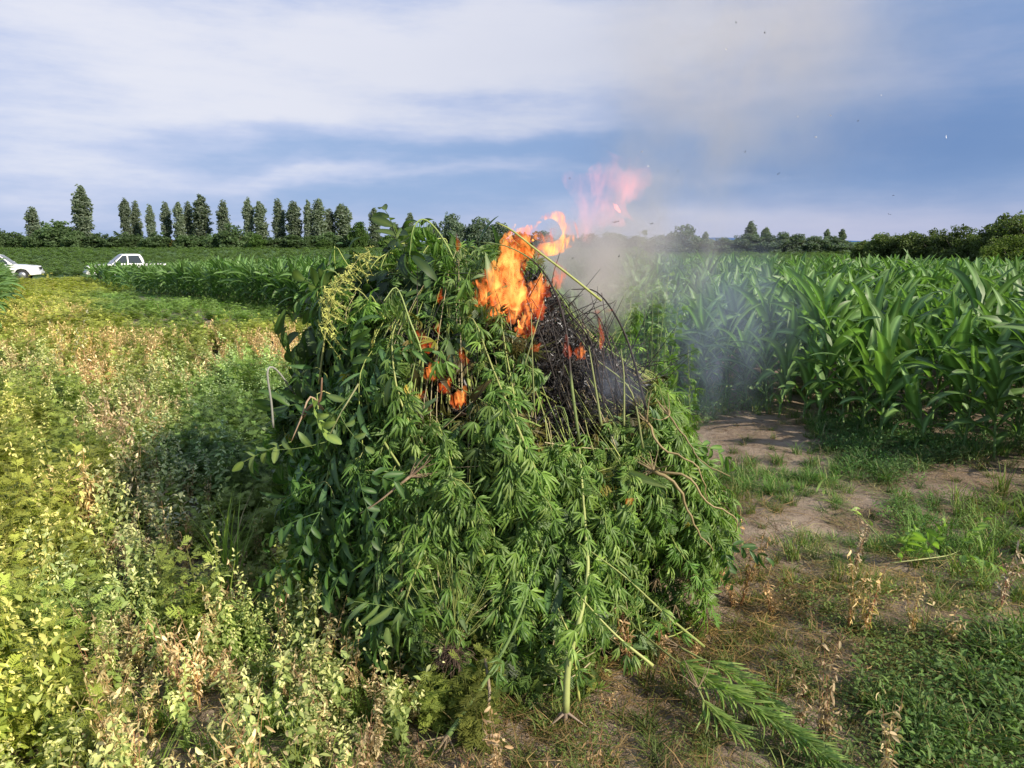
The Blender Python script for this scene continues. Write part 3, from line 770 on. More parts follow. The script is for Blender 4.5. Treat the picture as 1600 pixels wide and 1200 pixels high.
PRO = {'p': [proto_obj('poplar_tree', poplar_proto(i)) for i in range(5)],
       'b': [proto_obj('bush', bush_proto(i, (.10, .155, .065))) for i in range(4)],
       'g': [proto_obj('bush', bush_proto(i, (.095, .165, .04))) for i in range(2)],
       'y': [proto_obj('bush', bush_proto(i, (.17, .15, .035)))  for i in range(1)],
       't': [proto_obj('broadleaf_tree', bush_proto(i, (.13, .175, .12), 5000, .042)) for i in range(3)],
       'n': [proto_obj('hedge_bush', bush_proto(i, (.105, .14, .045), 12000, .027)) for i in range(3)],
       'm': [proto_obj('hedge_bush', bush_proto(i, (.15, .205, .045), 12000, .026)) for i in range(2)]}
pused = set()
def put_tree(kind, px, top, wpx, D, label, group, base_drop=.1, cat='tree'):
    lst = PRO[kind]; i = int(rng.integers(len(lst))); o = lst[i]
    if (kind, i) in pused: o = copy_tree(o)
    pused.add((kind, i))
    x = (px - 800) / FPX * D * 1.0; z0 = float(terrain(x, D)) - base_drop
    zt = H + D * (px_dir(px, top)[2] / px_dir(px, top)[1]); hgt = zt - z0
    wid = wpx / FPX * D * 1.08
    cw = .225 if kind == 'p' else .98
    o.location = (x, D, z0); o.rotation_euler = (0, 0, R(0, 6.28)); o.scale = (wid / cw, wid / cw, hgt / .98)
    return tag(o, label, cat, group)
pop = [(68, 325, 20), (145, 293, 26), (211, 312, 16), (227, 316, 15), (248, 322, 13), (272, 318, 15), (292, 318, 17), (307, 317, 15), (326, 307, 26), (360, 315, 18), (398, 311, 16), (416, 317, 20), (444, 313, 18),
       (467, 317, 23), (489, 315, 14), (506, 313, 23), (522, 328, 18), (541, 320, 25), (590, 327, 18), (621, 349, 16), (644, 334, 14)]
hgtw = lambda t: 'towering' if t < 308 else ('tall' if t < 319 else 'shorter')
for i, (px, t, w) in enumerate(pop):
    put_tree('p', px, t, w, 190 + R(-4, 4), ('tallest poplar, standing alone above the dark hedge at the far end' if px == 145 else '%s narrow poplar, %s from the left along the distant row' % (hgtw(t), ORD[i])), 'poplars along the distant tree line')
bl = [(0, 344, 26), (12, 356, 30), (38, 362, 36), (75, 358, 34), (105, 344, 52), (130, 360, 30), (165, 364, 40), (195, 362, 36), (222, 366, 34), (252, 362, 36), (300, 366, 34), (325, 368, 36), (345, 364, 30), (374, 350, 40), (400, 362, 34), (432, 370, 34), (462, 366, 40), (492, 368, 34), (520, 362, 36), (548, 366, 34), (575, 372, 30), (640, 372, 30), (612, 374, 26)]
for i, (px, t, w) in enumerate(bl):
    put_tree('b', px, t, w * 1.15, 184 + R(-4, 4), 'dark %s bush at the foot of the poplars, %s from the left' % ('rounded' if t < 352 else 'low', ORD[i]), 'dark bushes at the foot of the poplars', cat='bush')
put_tree('y', 287, 374, 24, 181, 'small yellowing bush among the dark bushes under the poplars', None, cat='bush')
for i, (px, t, w, lb) in enumerate([(565, 346, 30, 'bright green rounded tree between the poplars and the burning heap'), (608, 367, 26, 'low bright green bush between two poplars near the heap'), (410, 366, 26, 'small bright green bush under the middle poplars'), (512, 374, 24, 'lowest bright green bush in front of the poplar row')]):
    put_tree('g', px, t, w, 178, lb, None, cat='bush')
for i, (px, t, w) in enumerate([(680, 346, 26), (708, 331, 38), (735, 350, 30), (752, 338, 44), (780, 346, 34), (812, 362, 36), (845, 360, 40), (885, 366, 40), (920, 364, 36), (955, 362, 44), (990, 368, 40)]):
    put_tree('t', px, t, w, 215, 'grey-green rounded tree behind the heap and its smoke, %s from the left' % ORD[i], 'rounded trees behind the heap')
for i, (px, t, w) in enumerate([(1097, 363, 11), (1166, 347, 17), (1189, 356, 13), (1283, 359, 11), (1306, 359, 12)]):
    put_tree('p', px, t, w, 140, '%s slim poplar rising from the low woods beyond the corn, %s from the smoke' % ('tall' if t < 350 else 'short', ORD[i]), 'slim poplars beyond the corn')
for i, (px, t, w) in enumerate([(p_, t_ - 6, w_ * 1.15) for p_, t_, w_ in [(1025, 372, 40), (1065, 356, 38), (1045, 370, 30), (1095, 376, 40), (1125, 376, 36), (1160, 370, 40), (1190, 370, 36), (1215, 368, 34), (1240, 371, 40), (1265, 374, 36), (1290, 374, 40), (1312, 382, 26)]]):
    put_tree('t', px, t, w * 1.1, 132, 'low grey-green tree of the far woods beyond the corn, %s counted from the smoke' % ORD[i], 'low trees of the far woods beyond the corn')
for i, (px, t, w, D) in enumerate([(1346, 374, 40, 84), (1372, 362, 52, 80), (1408, 360, 60, 78), (1450, 357, 66, 76), (1488, 351, 66, 72), (1520, 362, 56, 70), (1568, 329, 84, 66), (1610, 344, 60, 64)]):
    put_tree('n', px, t, w * 1.1, D, ('tallest olive-green bush of the hedge at the edge of the corn' if px == 1568 else '%s olive-green hedge bush beyond the corn, %s from the gap with the blue ridge' % ('low' if t > 365 else 'broad', ORD[i])), 'olive-green hedge beyond the corn', cat='bush')
for i, (px, t, w, D, lb) in enumerate([(1572, 366, 84, 52, 'bright yellow-green bush in front of the tallest hedge bush'), (1535, 384, 44, 52, 'small bright green bush at the foot of the hedge'), (1625, 372, 60, 50, 'bright green bush cut by the picture edge beyond the corn')]):
    put_tree('m', px, t, w, D, lb, None, cat='bush')

for kd, lst in PRO.items():
    for i, o in enumerate(lst):
        if (kd, i) not in pused:
            for c_ in list(o.children): bpy.data.objects.remove(c_)
            bpy.data.objects.remove(o)
# ------------------------------------------------------------------ pickup trucks
M_white = simple('white_paint', (.80, .80, .80), .28, coat=.6); M_glass = simple('dark_glass', (.03, .04, .045), .06, spec=.8)
M_rub = simple('rubber', (.02, .02, .02), .85); M_rim = simple('rim_metal', (.45, .45, .46), .35, .8); M_blk = simple('black_plastic', (.03, .03, .03), .6)
M_lamp = simple('lamp_lens', (.75, .77, .8), .12, spec=.8); M_red = simple('tail_lens', (.5, .02, .02), .2)
def slab(pts, half, inset=0.0, taper=None):
    """closed solid from a side outline (x,z) and half width as a function of z, with softened side edges"""
    pts = np.array(pts, float); n = len(pts); c0 = pts.mean(0)
    rings = []
    for side, k in ((-1, 1), (-1, 0), (1, 0), (1, 1)):
        sh = (pts - c0) * (1 - (.03 if k else 0)) + c0
        hw = np.array([half(z) for z in pts[:, 1]]) - (0 if k else 0.0)
        hw = hw if k else hw - .035
        hw = hw if not k else hw
        rings.append(np.stack([sh[:, 0] if k else pts[:, 0], side * hw, sh[:, 1] if k else pts[:, 1]], 1))
    V = np.concatenate(rings); F = []
    for r in range(3):
        for j in range(n): F.append([r * n + j, r * n + (j + 1) % n, (r + 1) * n + (j + 1) % n, (r + 1) * n + j])
    return V, np.array(F), n
def slab_obj(name, pts, half, mat, parent, bevel=.0):
    V, F, n = slab(pts, half)
    me = bpy.data.meshes.new(name); me.from_pydata([tuple(v) for v in V], [], [list(f) for f in F] + [list(range(n))[::-1], list(range(3 * n, 4 * n))]); me.update()
    import bmesh
    bm = bmesh.new(); bm.from_mesh(me); bmesh.ops.recalc_face_normals(bm, faces=bm.faces)
    if bevel: bmesh.ops.bevel(bm, geom=bm.edges[:], offset=bevel, segments=2, affect='EDGES', profile=.5)
    bm.to_mesh(me); bm.free()
    for p in me.polygons: p.use_smooth = False
    me.materials.append(mat); o = bpy.data.objects.new(name, me); COL.objects.link(o); o.parent = parent; return o
def box_obj(name, a, b, mat, parent, bev=.01):
    import bmesh
    bm = bmesh.new(); bmesh.ops.create_cube(bm, size=1.0)
    a = Vector(a); b = Vector(b)
    for v in bm.verts: v.co = Vector(((a[i] + b[i]) / 2 + v.co[i] * (b[i] - a[i]) for i in range(3)))
    if bev: bmesh.ops.bevel(bm, geom=bm.edges[:], offset=bev, segments=2, affect='EDGES')
    me = bpy.data.meshes.new(name); bm.to_mesh(me); bm.free(); me.materials.append(mat)
    o = bpy.data.objects.new(name, me); COL.objects.link(o); o.parent = parent; return o
def quad_plate(name, pts, th, mat, parent):
    """thin plate from 4 corner points, thickened along its normal"""
    p = np.array(pts, float); nn = norm(np.cross(p[1] - p[0], p[3] - p[0])) * th
    V = np.concatenate([p - nn, p + nn]); k = len(p); F = [list(range(k))[::-1], list(range(k, 2 * k))] + [[j, (j + 1) % k, k + (j + 1) % k, k + j] for j in range(k)]
    me = bpy.data.meshes.new(name); me.from_pydata([tuple(v) for v in V], [], F); me.materials.append(mat)
    o = bpy.data.objects.new(name, me); COL.objects.link(o); o.parent = parent; return o
def pickup(label):
    root = empty('pickup_truck'); tag(root, label, 'pickup truck')
    hw = lambda z: .90 if z < .95 else .90 - (z - .95) * .06
    # nose at +x; length 5.2 m
    body = [(-2.58, .52), (-2.60, 1.08), (-1.02, 1.10), (.98, 1.10), (1.60, 1.08), (2.30, 1.00), (2.52, .90), (2.60, .70), (2.56, .42), (2.10, .36), (2.02, .55), (1.86, .76), (1.58, .84), (1.30, .76), (1.14, .55), (1.08, .34),
            (-1.06, .34), (-1.12, .55), (-1.28, .76), (-1.56, .84), (-1.84, .76), (-2.00, .55), (-2.08, .42)]
    slab_obj('body', body, hw, M_white, root, .012)
    ch = lambda z: .84 - (z - 1.08) * .20
    slab_obj('cabin', [(-1.00, 1.06), (-.93, 1.45), (-.78, 1.74), (-.62, 1.78), (.18, 1.78), (.34, 1.75), (1.14, 1.07)], ch, M_white, root, .015)
    for s in (-1, 1):
        e = .012
        def P(x, z): return (x, s * (ch(z) - .035 + .030 + e), z)
        for pts in ([(-.86, 1.14), (.02, 1.14), (.02, 1.68), (-.66, 1.68)], [(.10, 1.14), (.92, 1.14), (.36, 1.68), (.10, 1.68)]):
            quad_plate('side_window', [P(*q) for q in pts], .006, M_glass, root)
        for cx in (1.58, -1.56):
            wh = empty('wheel'); wh.parent = root; wh.location = (cx, s * .80, .38)
            for nm, r, w, mt in (('tyre', .38, .115, M_rub), ('rim', .24, .122, M_rim)):
                mb = MB(); a = np.linspace(0, 2 * math.pi, 28, endpoint=False)
                prof = [(-w, r * .55), (-w, r * .93), (-w * .8, r), (w * .8, r), (w, r * .93), (w, r * .55)] if nm == 'tyre' else [(-w, r * .2), (-w, r * .95), (w, r * .95), (w, r * .2)]
                V = np.array([[math.cos(q) * rr, yy, math.sin(q) * rr] for yy, rr in prof for q in a]); mb.add(V, grid_faces(len(prof), 28, True), (.5, .5, .5)); 
                for yy, b0 in ((prof[0][0], 0), (prof[-1][0], (len(prof) - 1) * 28)): pass
                mb.add([[0, prof[0][0], 0]] + [V[j] for j in range(28)], [[0, 1 + j, 1 + (j + 1) % 28] for j in range(28)], (.4, .4, .4))
                mb.add([[0, prof[-1][0], 0]] + [V[(len(prof) - 1) * 28 + j] for j in range(28)], [[0, 1 + (j + 1) % 28, 1 + j] for j in range(28)], (.4, .4, .4))
                mb.obj(nm, mt, wh)
        box_obj('headlight', (2.30, s * .58 - .2, .84), (2.545, s * .58 + .2, .97), M_lamp, root, .02)
        box_obj('tail_light', (-2.615, s * .80 - .06, .72), (-2.57, s * .80 + .06, 1.02), M_red, root, .01)
        box_obj('mirror', (.82, s * .98 - .10, 1.13), (.93, s * .98 + .10, 1.30), M_white, root, .03)
        for x0 in (-.20, -1.0 + .15 + .0): box_obj('door_handle', (x0 + .1, s * .888 - .03, .99), (x0 + .28, s * .888 + .03, 1.02), M_blk, root, .008)
        box_obj('side_step', (-1.0, s * .86 - .06, .30), (1.05, s * .86 + .06, .335), M_blk, root, .01)
    wb = lambda z: ch(z) - .10
    quad_plate('windshield', [(1.075, -wb(1.14), 1.14), (1.075, wb(1.14), 1.14), (.385, wb(1.72) , 1.735), (.385, -wb(1.72), 1.735)], .012, M_glass, root)
    quad_plate('rear_window', [(-1.0, wb(1.2), 1.16), (-1.0, -wb(1.2), 1.16), (-.90, -wb(1.6), 1.62), (-.90, wb(1.6), 1.62)], .025, M_glass, root)
    box_obj('grille', (2.54, -.42, .74), (2.615, .42, .92), M_blk, root, .01)
    box_obj('front_bumper', (2.45, -.86, .42), (2.70, .86, .62), M_white, root, .04)
    box_obj('bed_liner', (-2.52, -.76, 1.075), (-1.06, .76, 1.112), M_blk, root, .004)
    return root
DT = 53.0
t1 = pickup('white double-cab pickup truck parked whole behind the corn, nose towards the other vehicle')
xc = (206 - 800) / FPX * DT; t1.location = (xc, DT, float(gz(xc, DT)) + .02); t1.rotation_euler = (0, 0, math.pi + .64)
t2 = pickup('white pickup truck cut by the picture edge, only its bonnet and windscreen showing')
xn = (52 - 800) / FPX * 51.0 - 2.45; t2.location = (xn, 51.5, float(gz(xn, 51.5)) + .0); t2.rotation_euler = (0, 0, .42)

# low crop on the plain beyond the vehicles
pts = []; n_ = 0
for _ in range(9500):
    y = R(57, 176); x = y * R(-.76, .76); q = math.sin((x * .5 + y * .3) * 1.1)
    if q < -2: continue
    pts.append((x, y, float(gz(x, y)) - .05))
nr = len(pts)
scatter('far_crop', [src('far_crop_kind', weeds[0])], pts, np.stack([np.zeros(nr), np.zeros(nr), rng.uniform(0, 6, nr)], 1), rng.uniform(2.2, 3.4, (nr, 1)) * np.array([[1.3, 1.3, .55]]),
        np.zeros(nr), rng.uniform(.7, 1.0, (nr, 1)) * np.array([[1.1, 1.4, 1.3]]), 'low green crop on the plain beyond the vehicles', 'crop')

# ------------------------------------------------------------------ the heap
HL = [hemp_leaf(.085, dr, int(7 - 2 * (q % 3 == 2)), c, .035, spr) for q, (dr, c, spr) in enumerate([(.5, (.085, .175, .034), .8), (1.0, (.072, .155, .032), .55), (1.5, (.095, .185, .045), .4), (.8, (.12, .22, .045), .7), (1.9, (.07, .145, .034), .35), (1.2, (.145, .23, .065), .5), (.7, (.085, .18, .035), .9), (1.6, (.105, .19, .05), .6)])]
PL = [pinnate(.26, 4, .036, .092, c, dr, ld) for c, dr, ld in [((.050, .115, .034), .9, .6), ((.042, .095, .034), 1.3, .9), ((.075, .145, .040), .6, .5)]]
FL = [fern_leaf(.10, c, 7, dr) for c, dr in [((.085, .17, .038), .6), ((.12, .20, .045), 1.0), ((.065, .13, .035), 1.3)]]
LL = [MB().add(*leaflet(.16, .030, 10, dr, .3, c, np.array(c) * 1.6 + .02, 'lance', .1, tw)).freeze() for c, dr, tw in [((.085, .16, .05), .7, .5), ((.07, .14, .045), 1.3, -.7), ((.13, .20, .075), 1.0, .9)]]
CHAR = [(915, 545, 92, 112), (835, 470, 55, 52), (702, 602, 44, 46), (668, 535, 18, 34), (985, 590, 34, 50), (880, 640, 60, 50)]
def charred(p, grow_=1.0):
    if p[1] > 3.75: return False
    x, y = to_px(*p); return any(((x - a) / (c * grow_)) ** 2 + ((y - b) / (d_ * grow_)) ** 2 < 1 for a, b, c, d_ in CHAR)

# core: a lumpy mound of matted stems, inner shade put into its dark colour
na, nz_ = 120, 60
mbc = MB(); V = []; Cc = []
for i in range(nz_):
    z = HT * .965 * i / (nz_ - 1)
    for j in range(na):
        a = 2 * math.pi * j / na; nn = .05 * math.sin(9 * a + 7 * z) + .04 * math.sin(17 * a - 11 * z) + .03 * math.sin(31 * a + 23 * z)
        p = heap_pt(a, z, -.16 + nn * .6 + R(-.02, .02)); 
        if z > 1.35: p[2] -= .06
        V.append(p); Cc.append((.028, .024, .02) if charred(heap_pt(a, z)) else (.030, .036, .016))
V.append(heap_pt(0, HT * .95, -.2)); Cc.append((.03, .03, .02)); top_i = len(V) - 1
F = grid_faces(nz_, na, True)[:, ::-1]; ft = np.array([[(nz_ - 1) * na + (j + 1) % na, (nz_ - 1) * na + j, top_i, -1][::1] for j in range(na)])
mbc.add(np.array(V), np.concatenate([F, ft]), np.array(Cc))
heap = empty('weed_heap', (0, 0, 0))
tag(heap, 'burning heap of uprooted green plants as tall as a person, charred at its top', 'heap')
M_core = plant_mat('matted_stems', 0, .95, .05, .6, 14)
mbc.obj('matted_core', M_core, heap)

def leaf_frame(out, dvec, side=0.0):
    x = norm(np.asarray(dvec)); return frame(x, norm(out + rng.normal(0, .25, 3)))
def zone_tint(px, py):
    """colour of the heap's foliage by where it lies: dark broad leaves to the left, yellow-green to the lower right"""
    return np.array([1, 1, 1])
# tangled mass: leaves of all kinds packed into the outer shell
mass = MB()
sets = {'hemp': HL, 'pin': PL, 'fern': FL, 'lance': LL}
buf = {}
for _ in range(24000):
    a = R(-2.3, 2.3) if R(0, 1) < .88 else R(-3.14, 3.14); z = HT * (R(0, 1) ** .9) * .99
    hole = math.sin(5.3 * a + 3 * z + 2 * math.sin(4 * z)) * math.sin(7.1 * z - 2.3 * a + 1.5 * math.sin(6 * a)) + .45 * math.sin(17 * a + 3) * math.sin(15 * z + 1)
    clump = .11 * hole; dp = R(-.20, .04) + clump
    if hole < -.25 and dp > -.20: continue
    p = heap_pt(a, z, dp)
    if z > 1.4: p[2] -= R(0, .05)
    if charred(p, .96): continue
    out = heap_normal(a, z); px, py = to_px(*p)
    left = px < 620 + 60 * math.sin(py * .02); lowright = (px > 880 and py > 640) or py > 960
    r = R(0, 1)
    upl = px < 640 and 400 < py < 620
    if left: k = 'pin' if r < (.34 if upl else .12) else ('lance' if r < .5 else 'hemp')
    elif lowright: k = 'fern' if r < .5 else ('hemp' if r < .92 else 'lance')
    else: k = 'hemp' if r < .7 else ('fern' if r < .82 else 'lance')
    dv = np.array([0, 0, -1.0]) * R(.3, 1.3) + out * R(.0, .9) + rng.normal(0, .45, 3)
    Rm = leaf_frame(out, dv); i = int(rng.integers(len(sets[k]))); s = R(.55, 1.25) * (.8 if k == 'fern' else 1.0)
    if k == 'pin': s *= (1.25 if upl else .85)
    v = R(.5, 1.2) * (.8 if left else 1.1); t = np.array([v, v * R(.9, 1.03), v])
    if lowright: t = t * [1.2, 1.1, .9]
    if charred(p, 1.32) and R(0, 1) < .75: t = t * np.array([1.0, .55, .5]) * R(.3, 1)
    if R(0, 1) < .025: t = np.array([2.6, 1.35, .9]) * R(.7, 1.2)
    buf.setdefault((k, i), ([], [])); buf[(k, i)][0].append(mat4(p, Rm, s)); buf[(k, i)][1].append(t)
for (k, i), (Ms, ts) in buf.items(): mass.place(sets[k][i], Ms, ts)
o = mass.obj('tangled_foliage', M_leaf, heap); tag(o, kind='stuff')
# thin twigs and stems showing between the leaves
tw = MB()
for _ in range(1300):
    a = R(-2.2, 2.2); z0 = R(.03, 1.2); st_ = R(0, 1) < .6; z1 = z0 + (R(.3, .8) if st_ else R(-.1, .4)); da = R(-.14, .14) if st_ else R(-.6, .6); off = R(-.06, .07)
    P = []
    for f in np.linspace(0, 1, 6):
        z = min(z0 + (z1 - z0) * f, HT - .02); P.append(heap_pt(a + da * f, z, off + .03 * math.sin(3 * f)))
    if charred(P[3], .9): continue
    c = np.array([(.30, .34, .09), (.22, .28, .07), (.36, .30, .17), (.18, .24, .06)][int(rng.integers(4))]) * R(.6, 1.15)
    tw.add(*tube(P, np.linspace(R(.0015, .004), .0012, 6), 4, c, False))
o = tw.obj('loose_stems', M_stem, heap); tag(o, kind='stuff')
# charred crust
ch = MB()
for _ in range(22000):
    a = R(-1.2, 1.9); z = R(.55, HT * .995); p = heap_pt(a, z, R(-.17, .03))
    if not charred(p, 1.08): continue
    r = R(0, 1); c = (.012, .011, .011) if r < .70 else ((.05, .045, .044) if r < .90 else ((.30, .30, .30) if r < .96 else (.09, .055, .03)))
    V, F, C = leaflet(R(.015, .05), R(.004, .012), 4, R(-2, 2), .6, c, None, 'oval', 0, R(-2, 2)); ch.add(V @ eul(R(-3, 3), R(-3, 3), R(-3, 3)).T + p, F, C)
o = ch.obj('charred_leaves', M_char, heap); tag(o, kind='stuff')
cs = MB()
for _ in range(420):
    a = R(-.6, 1.7); z = R(.65, 1.5); p = heap_pt(a, z, R(-.10, .02))
    if not charred(p, 1.1): continue
    out = heap_normal(a, z); dv = norm(np.array([R(-.7, .7), R(-.4, .2), R(-.2, 1.0)])); L = R(.08, .34)
    P = np.array([p, p + dv * L * .5 + out * R(-.02, .04), p + dv * L + out * R(-.05, .06)]); c = np.array([(.014, .013, .012), (.022, .020, .018), (.045, .040, .034)][int(rng.integers(3))])
    cs.add(*tube(bez(P, 6), np.linspace(.003, .0008, 6), 4, c, False))
o = cs.obj('charred_twigs', M_char, heap); tag(o, kind='stuff')

# individual plants draped over the heap -----------------------------------
def build_plant(name, P, r0, stemc, tmpl, nl, label, cat, group=None, s=(.7, 1.2), f0=.15, out=None, droop=1.0, along=.25, tint=(1, 1, 1), root=True, stem_mat=None, leaf_mat=None, rootc=(.22, .16, .09), skip_char=True, spread=.6, r1=.0015, wilt=None):
    P = np.asarray(P, float); n = len(P); rt = empty(name, tuple(P[0]))
    L0 = P - P[0]; st = MB(); st.add(*tube(L0, np.linspace(r0, r1, n), 7 if r0 > .006 else 5, stemc))
    st.obj('stem', stem_mat or M_stem, rt)
    if nl:
        fo = MB(); bb = {}
        T = norm(np.gradient(P, axis=0)); ph = R(0, 6)
        for k in range(nl):
            f = f0 + (1 - f0) * ((k + R(-.3, .3)) / max(nl - 1, 1)); f = min(max(f, 0), 1); i = f * (n - 1); p = np.array([np.interp(i, range(n), P[:, j]) for j in range(3)])
            t = T[int(min(i, n - 1))]
            if skip_char and charred(p, .92): continue
            o_ = out if out is not None else norm(np.array([p[0] - heap_c(p[2])[0], p[1] - heap_c(p[2])[1], .25]))
            az = ph + k * 2.4; a1 = norm(np.cross(t, [.2, .3, 1])); a2 = np.cross(t, a1); rad_ = a1 * math.cos(az) + a2 * math.sin(az)
            if rad_ @ o_ < -.2: rad_ = rad_ - 1.6 * (rad_ @ o_) * o_
            dv = rad_ * spread + np.array([0, 0, -droop]) * R(.5, 1.2) + t * along + o_ * .3
            j = int(rng.integers(len(tmpl))); sc2 = R(*s) * (1.1 - .35 * f)
            v = R(.75, 1.25); bb.setdefault(j, ([], [])); bb[j][0].append(mat4(p - P[0], leaf_frame(norm(o_ + t * .3), dv), sc2)); bb[j][1].append(np.array(tint) * v)
        for j, (Ms, ts) in bb.items(): fo.place(tmpl[j], Ms, ts)
        if fo.n: fo.obj('foliage', leaf_mat or M_leaf, rt)
    if root:
        rb = MB(); t = norm(P[0] - P[1])
        for k in range(9):
            dv = norm(t + rng.normal(0, .55, 3)); L = R(.04, .13); e = dv * L; e[2] = max(e[2], -P[0][2] + .01)
            m_ = e * .5 + rng.normal(0, .008, 3); m_[2] = max(m_[2], -P[0][2] + .01)
            rb.add(*tube(bez([(0, 0, 0), m_, e], 5), np.linspace(r0 * .5, .0007, 5), 4, np.array(rootc) * R(.7, 1.2), False))
        e = t * R(.05, .1); e[2] = max(e[2], -P[0][2] + .008); rb.add(*tube([(0, 0, 0), e * .5, e], [r0 * 1.05, r0 * .7, .001], 6, rootc, False))
        rb.obj('root', M_stem, rt)
    return tag(rt, label, cat, group)
SC = [(.30, .35, .09), (.22, .29, .07), (.34, .36, .12), (.19, .26, .07)]
def strand(a, z0, z1, da, off, curl=.12, n=14):
    P = []
    for f in np.linspace(0, 1, n):
        z = z0 + (z1 - z0) * f; zz = min(z, HT - .01); o_ = off + .05 * math.sin(math.pi * f) + curl * max(0, f - .7) ** 1.2 * 3
        p = heap_pt(a + da * f, zz, o_); p[2] -= curl * 2.4 * max(0, f - .78) ** 1.5 * 3; P.append(p)
    return np.array(P)
groups = {
 'right': ('wilted hemp plant with yellow-green stem leaning on the right flank of the heap', 'hemp plants on the right flank of the heap'),
 'front': ('wilted hemp plant with drooping narrow leaves on the front of the heap', 'hemp plants on the front of the heap'),
 'left': ('dark broad-leaved plant slumped on the shaded left flank of the heap', 'broad-leaved plants on the left flank of the heap'),
 'low': ('feathery green weed with its root laid at the foot of the heap', 'feathery weeds at the foot of the heap'),
 'top': ('limp hemp top hanging over the crest of the heap beside the flames', 'hemp tops hanging over the crest of the heap')}
for k in range(165):
    a = R(-1.75, 1.75); z0 = R(.03, .75); z1 = min(z0 + R(.5, .95), 1.62); da = R(-.3, .3)
    P = strand(a, z0, z1, da, R(-.04, .11) * (.5 if abs(a) > 1.0 else 1), R(.05, .26) * (.6 if abs(a) > 1.0 else 1)); pxm, pym = to_px(*P[7])
    if charred(P[8], 1.0) and z0 > .3: continue
    hw_ = ('upper', 'middle', 'lowest')[0 if P[8][2] > 1.1 else (1 if P[8][2] > .65 else 2)]
    if pxm < 600:
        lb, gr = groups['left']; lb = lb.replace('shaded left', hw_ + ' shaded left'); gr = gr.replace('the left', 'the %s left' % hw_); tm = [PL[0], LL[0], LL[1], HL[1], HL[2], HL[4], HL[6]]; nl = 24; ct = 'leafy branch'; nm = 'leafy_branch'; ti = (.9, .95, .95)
    elif pym > 800 and R(0, 1) < .55:
        lb, gr = groups['low']; tm = FL + [HL[6]]; nl = 44; ct = 'weed'; nm = 'feathery_weed'; ti = (1.25, 1.15, .95)
    else:
        lb, gr = groups['right' if pxm > 820 else 'front']; lb = lb.replace('the right flank', 'the %s right flank' % hw_).replace('the front', 'the %s front' % hw_); gr = gr.replace('the right flank', 'the %s right flank' % hw_).replace('the front', 'the %s front' % hw_); tm = HL; nl = 40; ct = 'hemp plant'; nm = 'hemp_plant'; ti = (1.15, 1.1, 1.0)
    build_plant(nm, P, R(.003, .0075), np.array(SC[int(rng.integers(4))]) * R(.7, 1.1), tm, nl, lb, ct, gr, tint=ti, root=R(0, 1) < .5)
# stems rising a little above the crest and nodding over it
for px, py, a, curl in [(560, 425, -.9, .2), (585, 405, -.7, .16), (610, 395, -.5, .2), (690, 372, -.1, .16), (715, 385, .0, .2), (735, 385, .1, .1), (540, 440, -1.1, .12), (630, 380, -.6, .2)]:
    tip = at(px, py, 3.45 + R(-.1, .15)); b0 = heap_pt(a, .95, -.02)
    dirx = -1 if px < 700 else 1
    P = bez([b0, heap_pt(a, 1.35, .0), tip + [-.03 * dirx, 0, -.06], tip, tip + [.07 * dirx, -.05, -.05], tip + [.11 * dirx, -.09, -.17]], 18)
    build_plant('hemp_plant', P, .005, SC[0], [HL[1], HL[2], HL[4], HL[5]], 26, *((groups['top'][0], 'hemp plant', groups['top'][1])), f0=.3, droop=1.6, spread=.4, tint=(1.25, 1.2, 1.05), root=False)

for k in range(44):
    a = R(-1.9, 2.2); z = R(.45, 1.5); b0 = heap_pt(a, z, -.05); out = heap_normal(a, z)
    if charred(b0, 1.15): continue
    pxm, _q = to_px(*b0); L_ = R(.12, .30)
    P = bez([b0, b0 + out * L_ * .5 + [0, 0, L_ * R(.1, .6)], b0 + out * L_ * .85 + [R(-.05, .05), 0, L_ * R(.0, .5)], b0 + out * L_ + [R(-.06, .06), 0, -L_ * R(.1, .5)]], 10)
    lf_ = pxm < 600
    build_plant('leafy_sprig' if lf_ else 'hemp_sprig', P, R(.002, .004), SC[k % 4], [PL[0], LL[0], HL[1]] if lf_ else HL[:6], 12 if lf_ else 20,
                'dark leafy sprig sticking out of the left outline of the heap' if lf_ else 'hemp sprig sticking out of the right half of the heap with a nodding tip', 'sprig', 'leafy sprigs on the left outline of the heap' if lf_ else 'hemp sprigs on the right half of the heap', root=False, droop=.9, tint=(1.1, 1.15, 1))
def pxs(lst): return np.array([at(*q) for q in lst])
# tallest nodding hemp top
build_plant('hemp_plant', bez(pxs([(700, 480, 3.1), (712, 420, 3.12), (690, 370, 3.12), (664, 343, 3.1), (646, 356, 3.05), (640, 400, 3.02)]), 20), .006, (.22, .30, .08), [HL[4], HL[2]], 34,
            'tallest hemp top, bent over like a hook with limp leaves against the sky', 'hemp plant', f0=.3, droop=2.2, spread=.35, tint=(1.2, 1.25, 1), s=(.9, 1.4), root=False)
build_plant('hemp_plant', bez(pxs([(655, 640, 2.75), (660, 560, 2.72), (640, 500, 2.72), (620, 450, 2.8), (600, 470, 2.7)]), 18), .005, (.24, .30, .1), [HL[2], HL[5]], 24,
            'pale hemp plant with silvery limp leaves on the upper front of the heap', 'hemp plant', f0=.3, droop=2, spread=.35, tint=(1.3, 1.25, 1.3), root=False)
